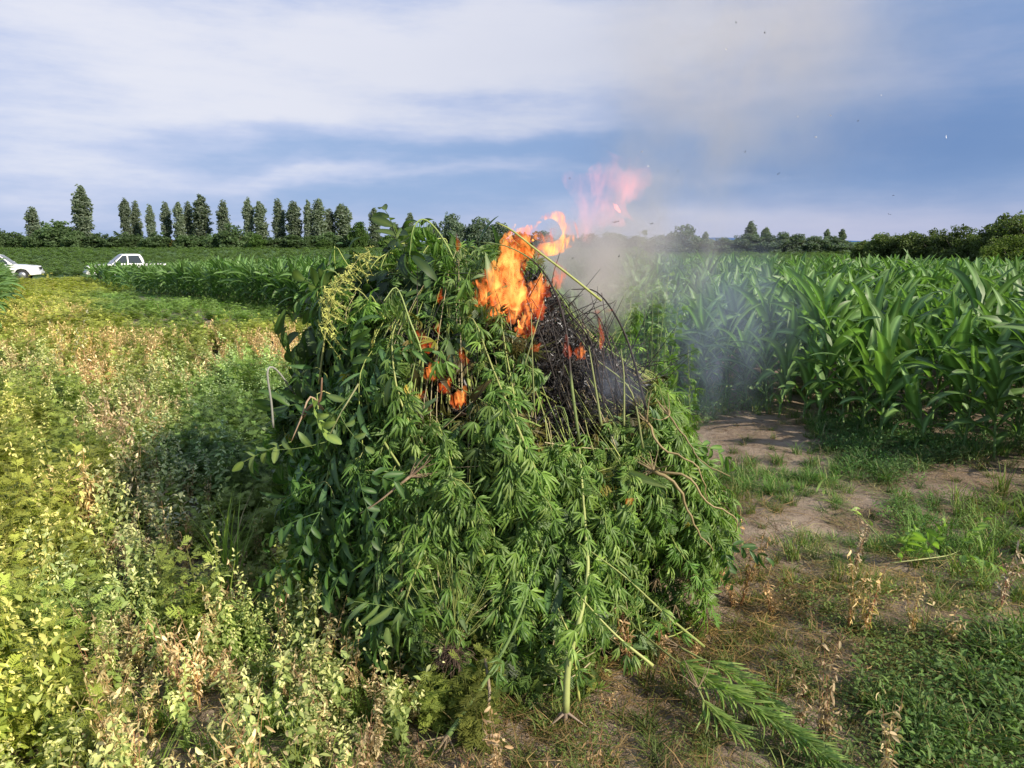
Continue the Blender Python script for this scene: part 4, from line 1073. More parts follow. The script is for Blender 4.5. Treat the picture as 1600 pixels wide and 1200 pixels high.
# yellow-green seed plant on the upper left
def seedhead(n=4):
    mb = MB(); c = (.42, .44, .13)
    for k in range(n):
        a = R(0, 6.28); e = np.array([math.cos(a) * .05, math.sin(a) * .05, -R(.06, .13)]); P = bez([(0, 0, 0), e * [.7, .7, -.1], e], 7); mb.add(*tube(P, .0012, 3, c, False))
        for q in P[1:]:
            for _ in range(3):
                V, F, C = leaflet(.014, .006, 3, 0, .4, np.array(c) * R(.7, 1.25), None, 'oval'); mb.add(V @ eul(R(-3, 3), R(-3, 3), R(-3, 3)).T + q, F, C)
    return mb.freeze()
SH = [seedhead(), seedhead()]
build_plant('seeding_weed', bez(pxs([(498, 600, 2.95), (505, 545, 2.92), (513, 490, 2.9), (528, 450, 2.92), (560, 405, 2.98), (578, 392, 3.0)]), 18), .004, (.36, .36, .12), SH, 9,
            'yellow seed-headed weed draped over the upper left edge of the heap', 'weed', f0=.3, droop=1.5, spread=.7, s=(.7, 1.2), root=False, leaf_mat=M_dead)
build_plant('seeding_weed', bez(pxs([(520, 520, 2.95), (512, 480, 2.9), (522, 445, 2.9), (550, 425, 2.92)]), 12), .003, (.36, .36, .12), SH, 7,
            'shorter yellow seed-headed weed hanging below the taller one', 'weed', f0=.2, droop=1.8, spread=.7, s=(.7, 1.1), root=False, leaf_mat=M_dead)
# bent bare stick
build_plant('bare_stick', bez(pxs([(427, 668, 3.0), (424, 630, 2.98), (418, 580, 2.96), (432, 578, 3.0), (462, 618, 3.1)]), 16), .005, (.33, .33, .29), [], 0,
            'bare pale stick bent at its top, standing out from the left edge of the heap', 'stick', root=False, r1=.004)
# pale walnut leaves at the left edge
WL = [pinnate(.24, 3, .036, .105, (.13, .20, .06), .4, .5)]
build_plant('walnut_branch', bez(pxs([(505, 640, 2.72), (485, 620, 2.68), (470, 655, 2.64), (455, 690, 2.62)]), 10), .005, (.36, .25, .16), WL, 2,
            'walnut branch with large pale green leaflets fanning out at the left edge of the heap', 'branch', f0=.2, out=np.array([-.2, -1, .3]), droop=.8, spread=.9, s=(.8, 1.1), root=False, tint=(1.1, 1.1, 1.1))
build_plant('walnut_branch', bez(pxs([(560, 600, 2.68), (545, 625, 2.64), (530, 650, 2.6), (510, 690, 2.6)]), 10), .004, (.22, .22, .1), [pinnate(.24, 2, .042, .10, (.10, .17, .06), .7, 1.0)], 3,
            'walnut branch with folded greyish leaves just inside the left edge of the heap', 'branch', out=np.array([-.2, -1, .3]), droop=1, spread=.9, root=False)
# grey-green pinnate frond at the lower front
fr = pinnate(.32, 5, .034, .15, (.10, .165, .065), .5, .9)
rt = empty('walnut_frond', tuple(at(690, 965, 2.42))); fr_m = MB().place(fr, [mat4((0, 0, 0), frame(np.array([-.85, -.15, .32]), np.array([.1, -.75, .65])), 1.0)]).obj('leaflets', M_leaf, rt)
tag(rt, 'grey-green frond of long curved leaflets arching out of the lower front of the heap', 'leaf frond')
for (px, py, Y, dx, s_, lb, tt) in [(1075, 690, 3.0, .6, .8, 'limp broad leaf spray hanging over the right edge of the heap at mid height', (1.5, 1.4, 1.2)),
                                (1128, 850, 2.95, .25, .75, 'dark broad-leaved sprig resting on the ground at the right foot of the heap', (.9, .95, 1)),
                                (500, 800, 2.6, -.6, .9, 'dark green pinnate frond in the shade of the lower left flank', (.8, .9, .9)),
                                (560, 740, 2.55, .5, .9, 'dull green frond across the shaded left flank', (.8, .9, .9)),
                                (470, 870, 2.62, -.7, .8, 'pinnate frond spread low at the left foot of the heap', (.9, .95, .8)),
                                (600, 560, 2.75, .4, .8, 'broad-leaved frond below the small flame on the left', (.9, 1, .9))]:
    rt = empty('leaf_frond', tuple(at(px, py, Y))); MB().place(PL[0], [mat4((0, 0, 0), frame(np.array([dx, -.35, R(-.2, .3)]), np.array([0, -.7, .7])), s_), mat4((0, 0, 0), frame(np.array([dx * .3, -.45, -.3]), np.array([0, -.9, .4])), s_ * .9)], [tt, tt]).obj('leaflets', M_leaf, rt)
    tag(rt, lb, 'leaf frond')
# thick stalks at the front foot, with roots
build_plant('hemp_plant', bez(pxs([(884, 1112, 2.36), (888, 1040, 2.38), (905, 970, 2.42), (918, 900, 2.5), (915, 830, 2.58), (905, 700, 2.66)]), 22), .0135, (.34, .38, .13), [HL[0], HL[3]], 18,
            'thickest pale hemp stalk, rooted end down at the front foot of the heap', 'hemp plant', f0=.4, tint=(1.3, 1.2, 1), s=(.8, 1.3), out=np.array([0, -1, .3]), r1=.004, rootc=(.32, .24, .17))
build_plant('hemp_plant', bez(pxs([(700, 1150, 2.2), (745, 1085, 2.3), (800, 990, 2.4), (840, 880, 2.5), (870, 790, 2.6)]), 22), .010, (.16, .24, .07), [HL[0], HL[1]], 18,
            'dark green hemp stalk slanting up from the trodden weeds at the front', 'hemp plant', f0=.35, out=np.array([0, -1, .3]), tint=(1.1, 1.1, 1))
build_plant('root_stalk', bez(pxs([(768, 1140, 2.25), (762, 1110, 2.27), (765, 1080, 2.3), (758, 1030, 2.4)]), 10), 0.006, (.26, .20, .13), [], 0,
            'short brown taproot hanging down beside the dark green stalk', 'root', r1=.006, rootc=(.38, .28, .2))
for (a_, b_, lb) in [((1180, 770), (960, 600), 'straight green stalk'), ((975, 1010), (1080, 900), 'x')][:0]: pass
for (lst, r_, c_, lb) in [
    ([(1100, 1010, 2.55), (1040, 960, 2.5), (975, 900, 2.5), (900, 845, 2.56)], .006, (.30, .34, .10), 'yellow-green stalk slanting down to the right near the thick pale stalk'),
    ([(1020, 1040, 2.4), (960, 990, 2.42), (900, 925, 2.45)], .0065, (.34, .36, .12), 'shorter yellow-green stalk lying across the lower front'),
    ([(905, 1095, 2.4), (895, 1010, 2.4), (872, 950, 2.45)], .006, (.36, .36, .10), 'yellow stalk beside the thick pale one'),
    ([(770, 960, 2.5), (772, 820, 2.58), (768, 700, 2.64), (760, 610, 2.7)], .005, (.26, .36, .10), 'upright bright green stalk in the middle of the heap front'),
    ([(600, 690, 2.62), (640, 760, 2.6), (668, 880, 2.5), (690, 950, 2.45)], .005, (.24, .28, .08), 'long green stalk curving down the left part of the front'),
    ([(650, 880, 2.5), (652, 740, 2.58), (640, 620, 2.66), (660, 520, 2.74)], .0045, (.22, .28, .08), 'thin green stalk running up beside the lower flames')]:
    build_plant('hemp_plant', bez(pxs(lst), 16), r_, c_, [HL[0], HL[1], HL[5]], 12, lb, 'hemp plant', f0=.2, out=np.array([0, -1, .2]), tint=(1.2, 1.15, 1), root=False)
# pale leafy hanging clusters on the front
for (px, py, Y, s_, lb) in [(690, 548, 2.68, 1.1, 'pale silvery hemp leaf hanging beside the left embers'), (770, 640, 2.62, 1.3, 'large limp pale hemp leaf in the middle of the front'), (735, 420, 2.85, 1.2, 'dark pointed hemp leaf hanging just left of the flames'),
                        (812, 590, 2.7, 1.1, 'bright green hemp leaf below the embers'), (735, 820, 2.5, 1.1, 'small star-shaped hemp leaf low on the front'), (925, 900, 2.45, 1.0, 'pale maple-shaped leaf on the thick stalk'), (600, 600, 2.66, 1.1, 'hemp leaf drooping on the left of the front')]:
    rt = empty('hemp_leaf', tuple(at(px, py, Y))); ms = [mat4((0, 0, 0), leaf_frame(np.array([R(-.3, .3), -1, .25]), (R(-.5, .5), -.25, -1)), s_ * R(.9, 1.15)) for _ in range(3)]
    MB().place(HL[1], ms[:2], [(1.7, 1.5, 1.6)] * 2).place(HL[2], ms[2:], [(1.5, 1.4, 1.4)]).obj('leaflets', M_leaf, rt); tag(rt, lb, 'hemp leaf')
# root ball with a fan of thin stems
rt = empty('grass_tuft', tuple(at(705, 1010, 2.42))); b0 = np.array(rt.location); mb = MB(); mr = MB()
for _ in range(60):
    e = at(R(600, 800), R(860, 960), R(2.42, 2.5)) - b0; mb.add(*tube(bez([(R(-.03, .03), R(-.02, .02), 0), e * .5 + rng.normal(0, .012, 3), e], 6), np.linspace(.0022, .0008, 6), 4, np.array((.26, .30, .08)) * R(.5, 1.1), False))
for _ in range(170):
    dv = norm(rng.normal(0, 1, 3) + [0, -.4, -.9]); mr.add(*tube(bez([(R(-.04, .04), R(-.03, .02), R(-.02, .02)), dv * .05 + rng.normal(0, .01, 3), dv * R(.06, .11) + rng.normal(0, .01, 3)], 5), .0011, 3, np.array((.13, .085, .06)) * R(.5, 1.4), False))
mb.obj('stems', M_stem, rt); mr.obj('root_ball', M_stem, rt); tag(rt, 'uprooted tuft with brown root ball and fan of thin stems, low on the front', 'grass tuft')
# roots and woody sticks at the right edge
for (lst, r_, lb) in [
    ([(1020, 735, 2.75), (1060, 760, 2.72), (1085, 820, 2.7), (1115, 860, 2.72)], .008, 'woody brown stick slanting down the right edge of the heap'),
    ([(1030, 740, 2.75), (1075, 745, 2.7), (1110, 790, 2.68), (1148, 808, 2.68), (1150, 832, 2.7)], .006, 'pale root curling back at its end beyond the right edge'),
    ([(1010, 660, 2.85), (1035, 700, 2.8), (1090, 730, 2.75), (1105, 780, 2.75)], .006, 'upper brown root reaching out over the right edge'),
    ([(1045, 650, 2.9), (1075, 690, 2.85), (1095, 720, 2.8), (1140, 745, 2.8)], .004, 'thin pale twig above the roots at the right edge')]:
    P = bez(pxs(lst), 16); P = P + rng.normal(0, .003, P.shape); build_plant('woody_root', P, r_, (.24, .185, .085), [], 0, lb, 'root', root=True, rootc=(.26, .2, .10), r1=.002)
# brown root spider on the shaded left front
build_plant('woody_root', bez(pxs([(640, 745, 2.52), (615, 765, 2.5), (590, 785, 2.48), (562, 803, 2.48)]), 10), .006, (.20, .14, .085), [], 0, 'branching brown root against the dark left front of the heap', 'root', r1=.0015, rootc=(.18, .125, .08))
build_plant('woody_root', bez(pxs([(470, 655, 2.8), (485, 635, 2.75), (500, 625, 2.72), (503, 590, 2.72)]), 10), .008, (.20, .115, .065), [], 0, 'knobbly reddish twig among the leaves of the left edge', 'twig', r1=.003, root=False)

# charred arching stalks over the burnt top
for (lst, r_, lb, cc) in [
    ([(905, 690, 2.75), (893, 600, 2.72), (885, 520, 2.78), (868, 458, 2.85), (838, 412, 2.9), (792, 385, 2.95), (745, 378, 3.0)], .0065, 'longest charred stalk arching up from the burnt side and over the flames', 'grad'),
    ([(945, 640, 2.8), (925, 540, 2.8), (890, 490, 2.82), (868, 462, 2.86)], .005, 'charred stalk meeting the longest one below its bend', 0),
    ([(1010, 640, 2.85), (985, 545, 2.85), (960, 490, 2.9), (930, 455, 2.95), (893, 452, 3.0)], .006, 'charred stalk arching left over the ash at the right shoulder', 0),
    ([(965, 650, 2.8), (958, 560, 2.8), (935, 495, 2.85), (912, 490, 2.9)], .004, 'thin blackened stalk curling over the ash', 0),
    ([(940, 665, 2.72), (928, 590, 2.72), (920, 540, 2.75)], .006, 'short half-burnt stalk standing in the charred hollow', 'g2'),
    ([(1005, 700, 2.75), (985, 610, 2.76), (930, 560, 2.8), (900, 520, 2.85)], .005, 'pale stripped stalk lying across the charred side', 'g2'),
    ([(975, 665, 2.74), (975, 590, 2.76), (970, 545, 2.78)], .005, 'upright pale green stalk below the ash at the right', 'g2'),
    ([(820, 570, 2.75), (835, 520, 2.75), (850, 470, 2.8)], .003, 'thin green stem in front of the main flame', 'g2'),
    ([(835, 640, 2.7), (832, 560, 2.7), (830, 490, 2.75)], .003, 'second thin green stem in front of the embers', 'g2'),
    ([(895, 500, 2.9), (880, 470, 2.95), (905, 462, 3.0)], .0025, 'smallest charred twig with a kinked tip against the smoke', 0)]:
    P = bez(pxs(lst), 20); n = len(P)
    if cc == 'grad': c = np.array([(.20, .26, .09) if f < .18 else ((.03, .022, .018) if f < .72 else (.20, .26, .08)) for f in np.linspace(0, 1, n)])
    elif cc == 'g2': c = (.24, .27, .10)
    else: c = (.028, .020, .017)
    build_plant('charred_stalk' if cc != 'g2' else 'bare_stalk', P, r_, c, [], 0, lb, 'stalk', root=False, stem_mat=M_char if cc != 'g2' else M_stem)
build_plant('hemp_plant', bez(pxs([(940, 470, 2.9), (890, 430, 2.9), (840, 392, 2.92), (800, 360, 2.95), (776, 348, 2.97)]), 12), .0055, (.36, .40, .12), [LL[0]], 0, 'straight yellow-green stalk slanting across the flames with a pale cut tip', 'stalk', root=False, r1=.0035)
for k in range(16):      # loose fan of thin burnt stalks
    x0 = R(850, 990); P = bez(pxs([(x0 + R(-10, 40), R(600, 680), R(2.72, 2.85)), (x0 - R(0, 20), R(520, 570), R(2.75, 2.85)), (x0 - R(20, 60), R(455, 510), R(2.8, 3.0))]), 10)
    build_plant('charred_stalk', P, R(.0015, .0035), np.array((.035, .026, .022)) * R(.6, 2.2), [], 0, 'thin blackened stalk among the ash on the burnt side of the heap', 'stalk', 'thin blackened stalks on the burnt side', root=False, stem_mat=M_char)

# tall weeds standing behind the right shoulder
TW = [MB().place(FL[0], [mat4((0, 0, 0), None, .8)]).freeze(), MB().place(FL[1], [mat4((0, 0, 0), None, .8)]).freeze()]
for i, (px, top, Y) in enumerate([(1000, 362, 4.4), (975, 440, 4.1), (1020, 470, 4.2), (1045, 430, 4.5), (1060, 480, 4.3), (1010, 410, 4.6), (985, 470, 3.9), (1040, 520, 4.0), (1075, 540, 4.2), (1030, 440, 4.8), (960, 430, 4.3)]):
    T_ = at(px, top, Y); B_ = np.array([T_[0] + R(-.1, .1), Y, .0]); P = bez([B_, B_ * .5 + T_ * .5 + [R(-.05, .05), 0, 0], T_], 14)
    build_plant('feathery_weed', P, .006, (.2, .26, .09), TW + [HL[3]], 60, 'tallest spiky weed behind the right shoulder of the heap, against the smoke' if i == 0 else 'tall feathery weed standing behind the right shoulder of the heap', 'weed', None if i == 0 else 'tall feathery weeds behind the right shoulder',
                f0=.25, droop=.3, spread=.9, tint=(1.35, 1.3, 1.3), s=(.6, 1.1), root=False, skip_char=False)
# long leafy hemp branch lying on the ground at lower right
narrow = [MB().add(*leaflet(.13, .012, 8, dr, .3, c, np.array(c) * 1.5, 'lance', .15, tw_)).freeze() for c, dr, tw_ in [((.17, .25, .065), .5, .3), ((.13, .21, .05), .8, -.4), ((.21, .28, .085), .3, .2)]]
def gp(px, py, z): 
    d_ = px_dir(px, py); t = (z - H) / d_[2]; return np.array([0, 0, H]) + d_ * t
for (lst, nl, lb) in [([(985, 975, .12), (1060, 1035, .10), (1130, 1080, .09), (1220, 1135, .08), (1310, 1200, .06)], 230, 'longest hemp branch with feathery pale green leaves lying flat on the ground'),
                      ([(1060, 1010, .1), (1150, 1060, .08), (1215, 1110, .06)], 70, 'shorter feathery branch lying along the upper side of the long one'),
                      ([(1090, 1075, .1), (1110, 1110, .07), (1160, 1150, .04)], 46, 'small pale tuft of narrow leaves hanging beside the long branch')]:
    P = bez([gp(*q) for q in lst], 22)
    build_plant('hemp_plant', P, .005, (.24, .27, .09), narrow, nl, lb, 'hemp plant', f0=.25, out=np.array([0, -.2, 1.0]), droop=.1, spread=.5, along=.8, tint=(1.25, 1.2, 1.1), s=(.6, 1.05), root=True, skip_char=False)

# ------------------------------------------------------------------ standing and stray weeds one can point at
def weed_obj(name, T, loc, s, tint, label, cat, group=None, mat=None, rz=None):
    o = MB().place(T, [np.eye(4)], [tint]).obj(name, mat or M_leaf); o.location = loc; o.scale = s if isinstance(s, tuple) else (s, s, s); o.rotation_euler = (R(-.08, .08), R(-.08, .08), R(0, 6) if rz is None else rz)
    return tag(o, label, cat, group)
def gpos(px, py): x, y = ground(px, py); return (float(x), float(y), float(gz(x, y)) - .01)
weed_obj('goosefoot', t_lamb(1, .5, (.30, .31, .16), (.62, .58, .42)), gpos(118, 588), (1.0, 1.0, 1.55), (1, 1, 1), 'tall bleached weed standing above the yellow growth on the track, below the first vehicle', 'weed')
weed_obj('goosefoot', t_lamb(2, .45, (.28, .30, .15), (.60, .56, .38)), gpos(92, 600), (.9, .9, 1.2), (1, 1, 1), 'shorter bleached weed beside the tall one on the track', 'weed')
weed_obj('goosefoot', t_lamb(3, .34, (.33, .36, .09), (.66, .66, .22)), gpos(450, 1010), 1.15, (1, 1, 1), 'bright yellow-leaved weed at the left foot of the heap', 'weed')
weed_obj('goosefoot', t_lamb(4, .34, (.24, .29, .15), (.5, .5, .3)), gpos(255, 890), 1.25, (1, 1, 1), 'greyish mealy-leaved weed alone among the dry stalks', 'weed')
weed_obj('goosefoot', t_lamb(5, .30, (.22, .27, .13), (.5, .5, .3)), gpos(310, 780), 1.3, (1, 1, 1), 'slender pale-tipped weed in front of the dark feathery growth', 'weed')
weed_obj('goosefoot', t_lamb(7, .42, (.10, .17, .10), (.2, .25, .12)), gpos(330, 690), 1.1, (1, 1, 1), 'dark bluish-leaved weed behind the feathery growth beside the heap', 'weed')
weed_obj('grass_tuft', t_grass(5, .5, 46, (.24, .34, .06), .35, .0035, .1), gpos(362, 945), (1, 1, 1.1), (1, 1, 1), 'tuft of long yellow-green grass at the shaded left foot of the heap', 'grass tuft')
for i, (px, py, lb) in enumerate([(1560, 960, 'single dry brown stalk near the right border of the picture'), (1335, 905, 'bent dry stalk with curled brown leaves on the trodden ground'), (30, 460, 'yellow bushy weed at the corner of the far left corn'), (85, 440, 'tall yellow weed at the end of the track beside the first vehicle')]):
    T = t_dry(i, .34) if i < 2 else t_ragweed(i, .5, (.38, .36, .07)); sc_ = (.8, .8, 1.0) if i < 2 else (2.0, 2.0, 2.2)
    weed_obj('dry_stalk' if i < 2 else 'yellow_weed', T, gpos(px, py), sc_, (1, 1, 1), lb, 'weed', mat=M_dead if i < 2 else None)
build_plant('pulled_weed', bez([gp(1400, 868, .02), gp(1370, 835, .04), gp(1340, 805, .05), gp(1300, 785, .04), gp(1275, 770, .02)], 12), .004, (.40, .42, .16), [HL[5], LL[2]], 7, 'pulled weed with limp yellowish leaves lying across the trodden path', 'weed', out=np.array([0, 0, 1.0]), droop=.1, skip_char=False, tint=(1.6, 1.5, 1.2))
build_plant('pulled_weed', bez([gp(1390, 880, .02), gp(1430, 875, .05), gp(1480, 868, .04), gp(1500, 860, .02)], 12), .004, (.36, .38, .16), [PL[2], HL[5]], 6, 'wilted broad-leaved weed lying among the green plants by the path', 'weed', out=np.array([0, 0, 1.0]), droop=.1, skip_char=False, tint=(1.6, 1.5, 1.4))

# ------------------------------------------------------------------ fire
def flame_mat(name, sig, col1, col2, scale=14.0, lo=.38, hi=.68):
    m, g = new_mat(name); tcn = g.new('ShaderNodeTexCoord'); o_ = tcn.outputs['Object']
    st = g.v('MULTIPLY', o_, (1.0, 1.0, .36)); nz = g.noise(st, scale, 3, .6, 1.6)
    ridge = g.m('SUBTRACT', 1.0, g.m('MULTIPLY', g.m('ABSOLUTE', g.m('SUBTRACT', nz, .52)), 9.0), clamp=True)
    den = g.m('ADD', g.m('MULTIPLY', g.smooth(nz, lo + .06, hi), .8), g.m('MULTIPLY', ridge, .75))
    nb = g.noise(g.v('MULTIPLY', o_, (1.0, 1.0, .6)), 9.0, 2, .5, .8); big = g.smooth(nb, .34, .60)
    den = g.m('MULTIPLY', g.m('MULTIPLY', g.m('MULTIPLY', den, den), g.m('ADD', .08, big)), sig)
    pv = g.new('ShaderNodeEmission'); g.put(pv.inputs[0], g.mix(g.m('MULTIPLY', g.smooth(nz, .38, .66), g.smooth(nb, .38, .62)), (*col1, 1), (*col2, 1))); g.put(pv.inputs[1], den)
    ab = g.new('ShaderNodeVolumeAbsorption'); ab.inputs[0].default_value = (.1, .1, .1, 1); g.put(ab.inputs[1], g.m('MULTIPLY', den, .75))
    ad = g.new('ShaderNodeAddShader'); g.l.new(pv.outputs[0], ad.inputs[0]); g.l.new(ab.outputs[0], ad.inputs[1])
    o = g.new('ShaderNodeOutputMaterial'); g.l.new(ad.outputs[0], o.inputs['Volume']); return m
M_fl = flame_mat('flame', 55, (.85, .085, .010), (1.7, .85, .20), 26, .40, .62)
M_flr = flame_mat('red_flame', 50, (.75, .075, .012), (1.0, .20, .03), 24)
M_flp = flame_mat('thin_flame', 8.0, (.85, .32, .30), (.95, .42, .42), 15, .48, .68)
def flame(P, w, mat, label, group=None, thick=.55, wisps=3, wob=.25, name='flame'):
    """a tongue of fire along P; extra finer tongues twist around it"""
    P = np.asarray(P, float); c0 = P[0].copy(); mb = MB(); n = 26; k = 14; w = np.asarray(w, float)
    def tongue(Q, ww, kk=14):
        T = norm(np.gradient(Q, axis=0)); X = norm(np.cross(T, [0, 1, 0.01])); Y = np.cross(T, X); a = np.linspace(0, 2 * math.pi, kk, endpoint=False)
        ph = R(0, 6); s = np.arange(len(Q))[:, None]
        rr = ww[:, None] * (1 + wob * np.sin(2 * a[None] + s * .5 + ph) + wob * .7 * np.sin(3 * a[None] - s * .8 + ph))
        V = Q[:, None] + X[:, None] * (np.cos(a)[None] * rr)[..., None] + Y[:, None] * (np.sin(a)[None] * rr * thick)[..., None]
        F = grid_faces(len(Q), kk, True); V = V.reshape(-1, 3); m_ = len(V); V = np.concatenate([V, Q[:1], Q[-1:]])
        F = np.concatenate([F, [[m_, (j + 1) % kk, j, -1] for j in range(kk)], [[m_ + 1, (len(Q) - 1) * kk + j, (len(Q) - 1) * kk + (j + 1) % kk, -1] for j in range(kk)]])
        mb.add(V - c0, F, (1, .4, .1))
    Q = bez(P, n); W = np.interp(np.linspace(0, len(w) - 1, n), range(len(w)), w)
    tongue(Q, W)
    o = mb.obj(name, mat); o.location = c0; return tag(o, label, 'flame', group)
def P3(lst): return pxs(lst)
flame(P3([(775, 500, 3.0), (790, 455, 2.98), (800, 410, 3.0), (812, 375, 3.02), (835, 352, 3.05)]), [.05, .075, .06, .045, .010], M_fl, 'main orange flame rising from the crest of the heap')
flame(P3([(800, 402, 3.02), (840, 392, 3.02), (870, 388, 3.0), (890, 370, 3.0), (884, 346, 3.0), (862, 336, 3.0), (843, 345, 3.0), (836, 356, 3.0)]), [.025, .026, .030, .034, .026, .016, .010, .003], M_fl, 'curling orange flame that hooks back on itself against the sky', wob=.15)
for lst, w, lb in [([(768, 500, 2.93), (778, 462, 2.9), (770, 428, 2.93), (784, 396, 2.98)], [.02, .034, .028, .004], 'ragged flame strand along the left side of the main flame'),
                   ([(795, 505, 2.92), (812, 470, 2.9), (806, 436, 2.93), (826, 405, 3.0)], [.02, .036, .028, .004], 'ragged flame strand along the right side of the main flame'),
                   ([(820, 500, 2.9), (835, 480, 2.9), (828, 450, 2.94)], [.018, .03, .004], 'short flame strand over the burnt stalks right of the main flame'),
                   ([(785, 440, 2.95), (797, 405, 2.96), (792, 375, 3.0), (806, 350, 3.04)], [.014, .028, .022, .003], 'thin flame strand reaching up left of the flame loop')]:
    flame(P3(lst), w, M_fl, lb, wob=.4)
flame(P3([(822, 405, 3.05), (818, 378, 3.05), (828, 362, 3.05), (846, 372, 3.05), (858, 390, 3.05)]), [.03, .04, .028, .018, .004], M_fl, 'small flame loop between the main flame and the curling one')
flame(P3([(860, 400, 3.08), (858, 375, 3.08), (870, 352, 3.08)]), [.025, .03, .004], M_flr, 'reddish tongue behind the curling flame')
for i, (lst, w, lb, mt) in enumerate([
    ([(762, 470, 2.95), (765, 440, 2.93), (772, 415, 2.95)], [.03, .055, .006], 'low flame at the left base of the main one', M_fl),
    ([(800, 480, 2.88), (806, 450, 2.86), (812, 418, 2.9)], [.05, .045, .006], 'broad yellow flame in front of the main one', M_fl),
    ([(830, 475, 2.9), (842, 452, 2.9), (850, 425, 2.95)], [.04, .045, .005], 'orange flame over the burnt stalks at the crest', M_fl),
    ([(865, 450, 3.0), (875, 430, 3.0), (868, 405, 3.02)], [.02, .03, .004], 'thin flame rising into the brown smoke', M_flr),
    ([(748, 478, 2.88), (752, 458, 2.86), (745, 440, 2.88)], [.02, .03, .004], 'small flame licking the green leaves left of the fire', M_fl),
    ([(805, 520, 2.74), (822, 512, 2.74), (818, 492, 2.78)], [.018, .035, .005], 'small bright flame in the charred hollow below the crest', M_fl),
    ([(840, 500, 2.76), (842, 478, 2.78), (848, 462, 2.8)], [.02, .028, .004], 'red flame between the charred stalks', M_flr),
    ([(672, 550, 2.80), (660, 530, 2.78), (650, 505, 2.76)], [.02, .024, .004], 'lone flame tongue on the left of the front', M_flr),
    ([(668, 592, 2.76), (678, 576, 2.75), (672, 560, 2.76)], [.022, .03, .004], 'flame at the upper edge of the left ember hole', M_fl),
    ([(688, 612, 2.76), (698, 600, 2.75), (690, 588, 2.75)], [.02, .026, .004], 'flame in the middle of the left ember hole', M_flr),
    ([(712, 636, 2.73), (718, 620, 2.72), (728, 602, 2.73)], [.026, .03, .004], 'brightest flame at the bottom of the left ember hole', M_fl),
    ([(648, 622, 2.66), (660, 618, 2.65), (668, 608, 2.66)], [.010, .013, .003], 'tiny flame under the left ember hole', M_flr),
    ([(730, 570, 2.76), (722, 552, 2.75), (728, 540, 2.75)], [.012, .018, .003], 'tiny flame beside the pale leaf', M_flr),
    ([(890, 560, 2.68), (886, 545, 2.68), (884, 522, 2.7)], [.012, .016, .003], 'narrow red flame on the burnt side', M_flr),
    ([(908, 562, 2.68), (906, 548, 2.68), (910, 535, 2.7)], [.016, .020, .003], 'small yellow flame on the burnt side', M_fl),
    ([(938, 548, 2.72), (940, 520, 2.72), (936, 490, 2.76)], [.008, .013, .003], 'thin upright flame at the right of the ash', M_flr),
    ([(830, 548, 2.7), (838, 544, 2.7), (846, 536, 2.7)], [.010, .014, .003], 'tiny orange flame below the crest', M_flr),
    ([(925, 488, 2.9), (945, 486, 2.9), (960, 484, 2.9)], [.006, .010, .002], 'flat little flame on the ash at the right shoulder', M_flr),
    ([(978, 790, 2.56), (984, 783, 2.56), (990, 778, 2.56)], [.010, .014, .003], 'lone ember flame low on the right of the front', M_flr),
    ([(714, 395, 3.0), (716, 382, 3.0), (712, 364, 3.0)], [.006, .011, .002], 'tiny flame on the nodding hemp top', M_flr),
    ([(684, 475, 2.85), (688, 462, 2.84), (692, 450, 2.86)], [.008, .013, .002], 'tiny flame on the green upper front', M_flr),
    ([(685, 525, 2.72), (682, 512, 2.72), (688, 498, 2.74)], [.008, .012, .002], 'tiny flame just above the left ember hole', M_flr)]):
    flame(P3(lst), w, mt, lb)
flame(P3([(905, 375, 3.3), (925, 330, 3.3), (945, 300, 3.3), (980, 272, 3.3), (1000, 240, 3.3)]), [.05, .12, .13, .11, .02], M_flp, 'faint pink flame drifting up into the sky above the smoke', thick=.7, wob=.35)
flame(P3([(925, 315, 3.35), (950, 290, 3.35), (990, 285, 3.35), (1015, 262, 3.35)]), [.04, .09, .07, .01], M_flp, 'second faint pink flame wisp beside the first', thick=.7, wob=.35)

# ------------------------------------------------------------------ smoke
def smoke(name, path, radii, blobs, dens, col, label, aniso=.3, nscale=2.6, contrast=(.38, .62), stretch=(1, 1, 1)):
    """closed tube along path; inside it the density is a sum of soft balls broken up by noise"""
    c0 = np.asarray(path[0], float).copy(); mb = MB(); V, F, C = tube(bez(path, 20) - c0, np.interp(np.linspace(0, len(radii) - 1, 20), range(len(radii)), radii), 18, (.5, .5, .5)); mb.add(V, F, C)
    m, g = new_mat(name); tcn = g.new('ShaderNodeTexCoord'); o_ = tcn.outputs['Object']
    wv = g.noise(o_, nscale * .8, 2, .5, 0, 1); ow_ = g.v('ADD', o_, g.v('SCALE', g.v('SUBTRACT', wv, (.5, .5, .5)), .35))
    tot = None
    for p, r, a in blobs:
        dd = g.v('DISTANCE', ow_, tuple(np.asarray(p) - c0), out=1); f = g.m('SUBTRACT', 1.0, g.m('DIVIDE', dd, r), clamp=True); f = g.m('MULTIPLY', g.m('MULTIPLY', f, f), a)
        tot = f if tot is None else g.m('ADD', tot, f)
    nz = g.smooth(g.noise(g.v('MULTIPLY', ow_, stretch), nscale, 5, .6), *contrast)
    den = g.m('MULTIPLY', g.m('MULTIPLY', tot, g.m('ADD', .12, nz)), dens)
    pv = g.new('ShaderNodeVolumePrincipled'); pv.inputs['Color'].default_value = (*col, 1); g.put(pv.inputs['Density'], den); pv.inputs['Anisotropy'].default_value = aniso
    o = g.new('ShaderNodeOutputMaterial'); g.l.new(pv.outputs[0], o.inputs['Volume'])
    ob = mb.obj(name, m); ob.location = c0; return tag(ob, label, 'smoke', kind='stuff')
